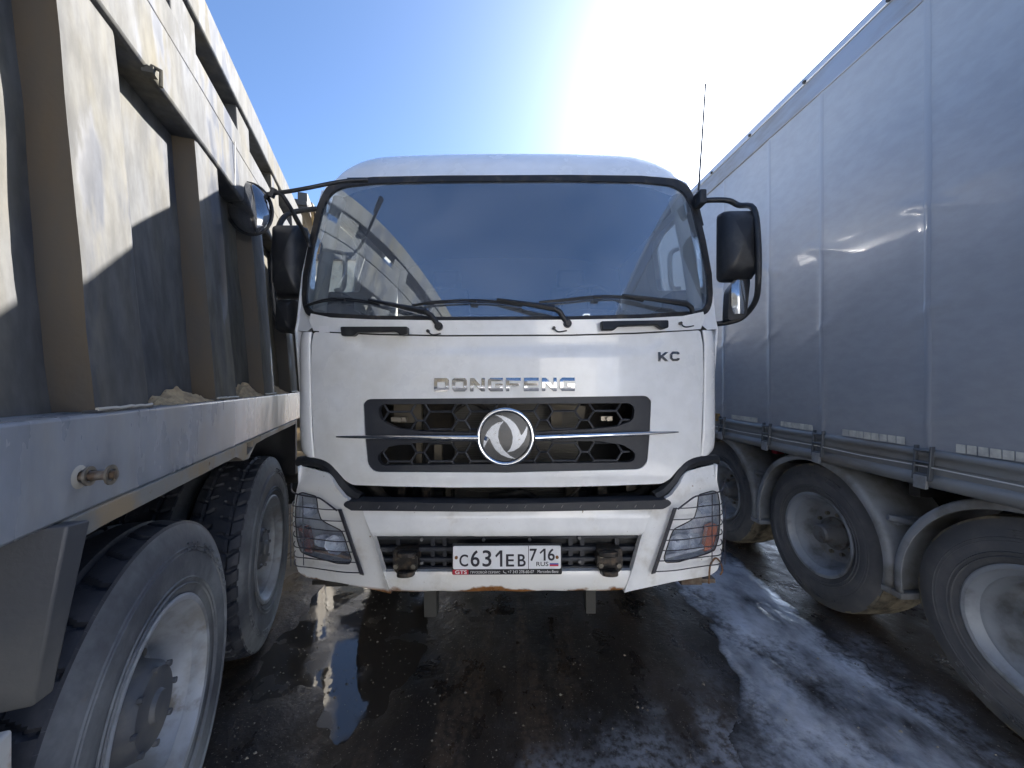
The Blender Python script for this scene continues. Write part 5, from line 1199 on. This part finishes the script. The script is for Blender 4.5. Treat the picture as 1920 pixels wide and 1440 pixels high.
# wheels
def tw(a, t):
    s_ = abs(t-.5)*2
    return .008*(1 if abs(s_-.35) < .05 or abs(s_-.75) < .04 else 0)+.006*noise.noise(Vector((math.cos(a)*9, math.sin(a)*9, t*5)))
base = wheelset(.525, .37, .30, TYRET, MUDT, RIMT, HUBG, (220, tw), 96, hubr=.115, deep=.135, hubout=.13, nuts=10)
WY = [1.59, 2.79, 3.99]
WX = XW+.045
ws_ = [base]
for k in (1, 2):
    c2 = base.copy(); COL.objects.link(c2); ws_.append(c2)
    for ch in base.children: q = ch.copy(); COL.objects.link(q); q.parent = c2
for e, yy in zip(ws_, WY):
    e.parent = S.o; e.location = Vector((WX, yy, .525))-TOf; e.rotation_euler = (random.uniform(0, 1), 0, math.pi)
    mb = MB(); mb.tube([(WX+.1, yy, .525), (WX+2.1, yy, .525)], .07, 12); BS(mb, 'axle', DARKM)
    c3 = base.copy(); COL.objects.link(c3); c3.parent = S.o; c3.location = Vector((XW+2.42, yy, .525))-TOf; c3.rotation_euler = (0, 0, 0)
    for ch in base.children: q = ch.copy(); COL.objects.link(q); q.parent = c3
    # mudguard
    mb = MB(); R1_, n = .60, 34
    def mg(rr, xo):
        o_ = []
        for i in range(n+1):
            t = math.radians(-8)+math.radians(196)*i/n
            o_.append((xo, yy-rr*math.cos(t), .53+rr*math.sin(t)*.985))
        return o_
    def mgf(a, b_):
        cs = [(WX+.40, R1_), (WX-.012, R1_+.002), (WX-.034, R1_-.006), (WX-.042, R1_-.024), (WX-.040, R1_-.05), (WX-.032, R1_-.052)]
        i = b_*(len(cs)-1); k = min(int(i), len(cs)-2); f_ = i-k
        xo = cs[k][0]*(1-f_)+cs[k+1][0]*f_; rr = cs[k][1]*(1-f_)+cs[k+1][1]*f_
        t = math.radians(-10)+math.radians(200)*a
        rr += .008*noise.noise(Vector((t*2, yy, 0)))
        return (xo, yy-rr*math.cos(t), .53+rr*math.sin(t)*.985)
    mb.grid(mgf, 44, 10); o = BS(mb, 'mudguard', FEND, smooth=50); md = o.modifiers.new('t', 'SOLIDIFY'); md.thickness = .006
    for t0 in (math.radians(-11), math.radians(191)):
        mb = MB()
        y_ = yy-R1_*math.cos(t0)+(.02 if t0 < 1 else -.02); z_ = .53+R1_*math.sin(t0); mb.box(WX-.044, WX+.40, y_-.03, y_+.03, z_-.02, z_+.016)
        BS(mb, 'mudguard_lip', FEND, o, bevel=.006)
    for dy in (-.02, .05):
        mb = MB(); 
        for tt in (.22, .34):
            pp = []
            for q in (0, .06, .12, .18):
                t = math.radians(8)+q*1.2+tt*0; pp.append((WX+.06+tt*.5, yy-(R1_+.008)*math.cos(t), .53+(R1_+.008)*math.sin(t)*.985))
            mb.tube(pp, .006, 5)
        if dy < 0: BS(mb, 'clamp_strap', DARKM, o)
    mb = MB(); mb.box(WX+.02, WX+.5, yy-.58, yy-.54, .80, .84); mb.tube([(WX+.1, yy-.60, .82), (WX-.01, yy-.55, .84)], .02, 8); BS(mb, 'mudguard_bracket', FEND)
mb = MB()
for x in (XW+.75, XW+1.75): mb.box(x-.06, x+.06, A0, A1, .78, 1.12)
BS(mb, 'chassis_beam', DARKM)
mb = MB()
for k in range(14): mb.box(XW+.08, XW+2.4, A0+.5+k*.95, A0+.56+k*.95, 1.0, 1.13)
BS(mb, 'cross_member', DARKM)
mb = MB(); mb.box(XW+.25, XW+.32, 3.45, 3.52, 1.0, 1.06); BS(mb, 'red_reflector', mat('badge_red', (0, 0, 0)))
mb = MB(); mb.tube([(XW+.35, 9.2, .02), (XW+.35, 9.2, 1.1)], .06, 8); mb.box(XW+.2, XW+.5, 9.05, 9.35, 0, .05); BS(mb, 'landing_leg', DARKM)
mb = MB(); mb.tube([(XW+2.1, 9.2, .02), (XW+2.1, 9.2, 1.1)], .06, 8); mb.box(XW+1.95, XW+2.25, 9.05, 9.35, 0, .05); BS(mb, 'landing_leg', DARKM)

# ================================================================== SURROUNDINGS
# cream building far behind the trucks, added to block the sky mirrored in the puddle
BL = Thing('sky_block_building', 'plain cream building with a dark roof edge added unseen far behind the grey tipper to block reflected sky', 'sky_block_building', (-8.5, 14.5, 0))
BOf = (-8.5, 14.5, 0)
mb = MB(); mb.box(-12.5, -5.4, 14.2, 22, 0, 6.2); mb.build('wall', CREAM, BL, off=BOf, smooth=30)
mb = MB(); mb.box(-12.7, -5.2, 14.0, 22.2, 6.2, 7.6); mb.build('roof', GREYP, BL, off=BOf, smooth=30)
for k in range(3):
    mb = MB(); x = -11.6+2.2*k; mb.box(x, x+1.2, 14.15, 14.2, 1.2, 2.8); w_o = mb.build('window', MATS['dark_window'], BL, off=BOf, smooth=30)
    mb = MB(); mb.box(x-.06, x, 14.1, 14.2, 1.14, 2.86); mb.box(x+1.2, x+1.26, 14.1, 14.2, 1.14, 2.86); mb.box(x, x+1.2, 14.1, 14.2, 2.8, 2.86); mb.box(x, x+1.2, 14.1, 14.2, 1.14, 1.2); mb.build('window_frame', CREAM, w_o, off=BOf, smooth=30)
# pale warehouse added behind the viewer to bounce sunlight on the cab (mirrored in the chrome and the paint)
WH = Thing('bounce_warehouse', 'long pale warehouse with roller doors added unseen behind the camera to bounce sunlight, mirrored in the chrome letters', 'bounce_warehouse', (0, -9.0, 0))
WOf = (0, -9.0, 0); PALE = mat('pale_cladding', (.74, .73, .70), .6, 0, (.6, .57, .5), .8)
mb = MB(); mb.box(-22, 22, -17, -9.2, 0, 4.4); mb.build('wall', PALE, WH, off=WOf, smooth=30)
mb = MB(); mb.box(-22.3, 22.3, -17.3, -8.9, 4.4, 4.62); mb.build('roof', ALU, WH, off=WOf, smooth=30)
for k in range(5):
    mb = MB(); x = -17+7.4*k; mb.box(x, x+3.4, -9.2, -9.14, 0, 3.4)
    d_ = mb.build('roller_door', mat('door_grey', (.42, .45, .5), .5), WH, off=WOf, smooth=30)
    mb = MB(); mb.box(x+1.3, x+2.1, -9.14, -9.1, 1.0, 1.1); mb.build('handle', DARKM, d_, off=WOf, smooth=30)
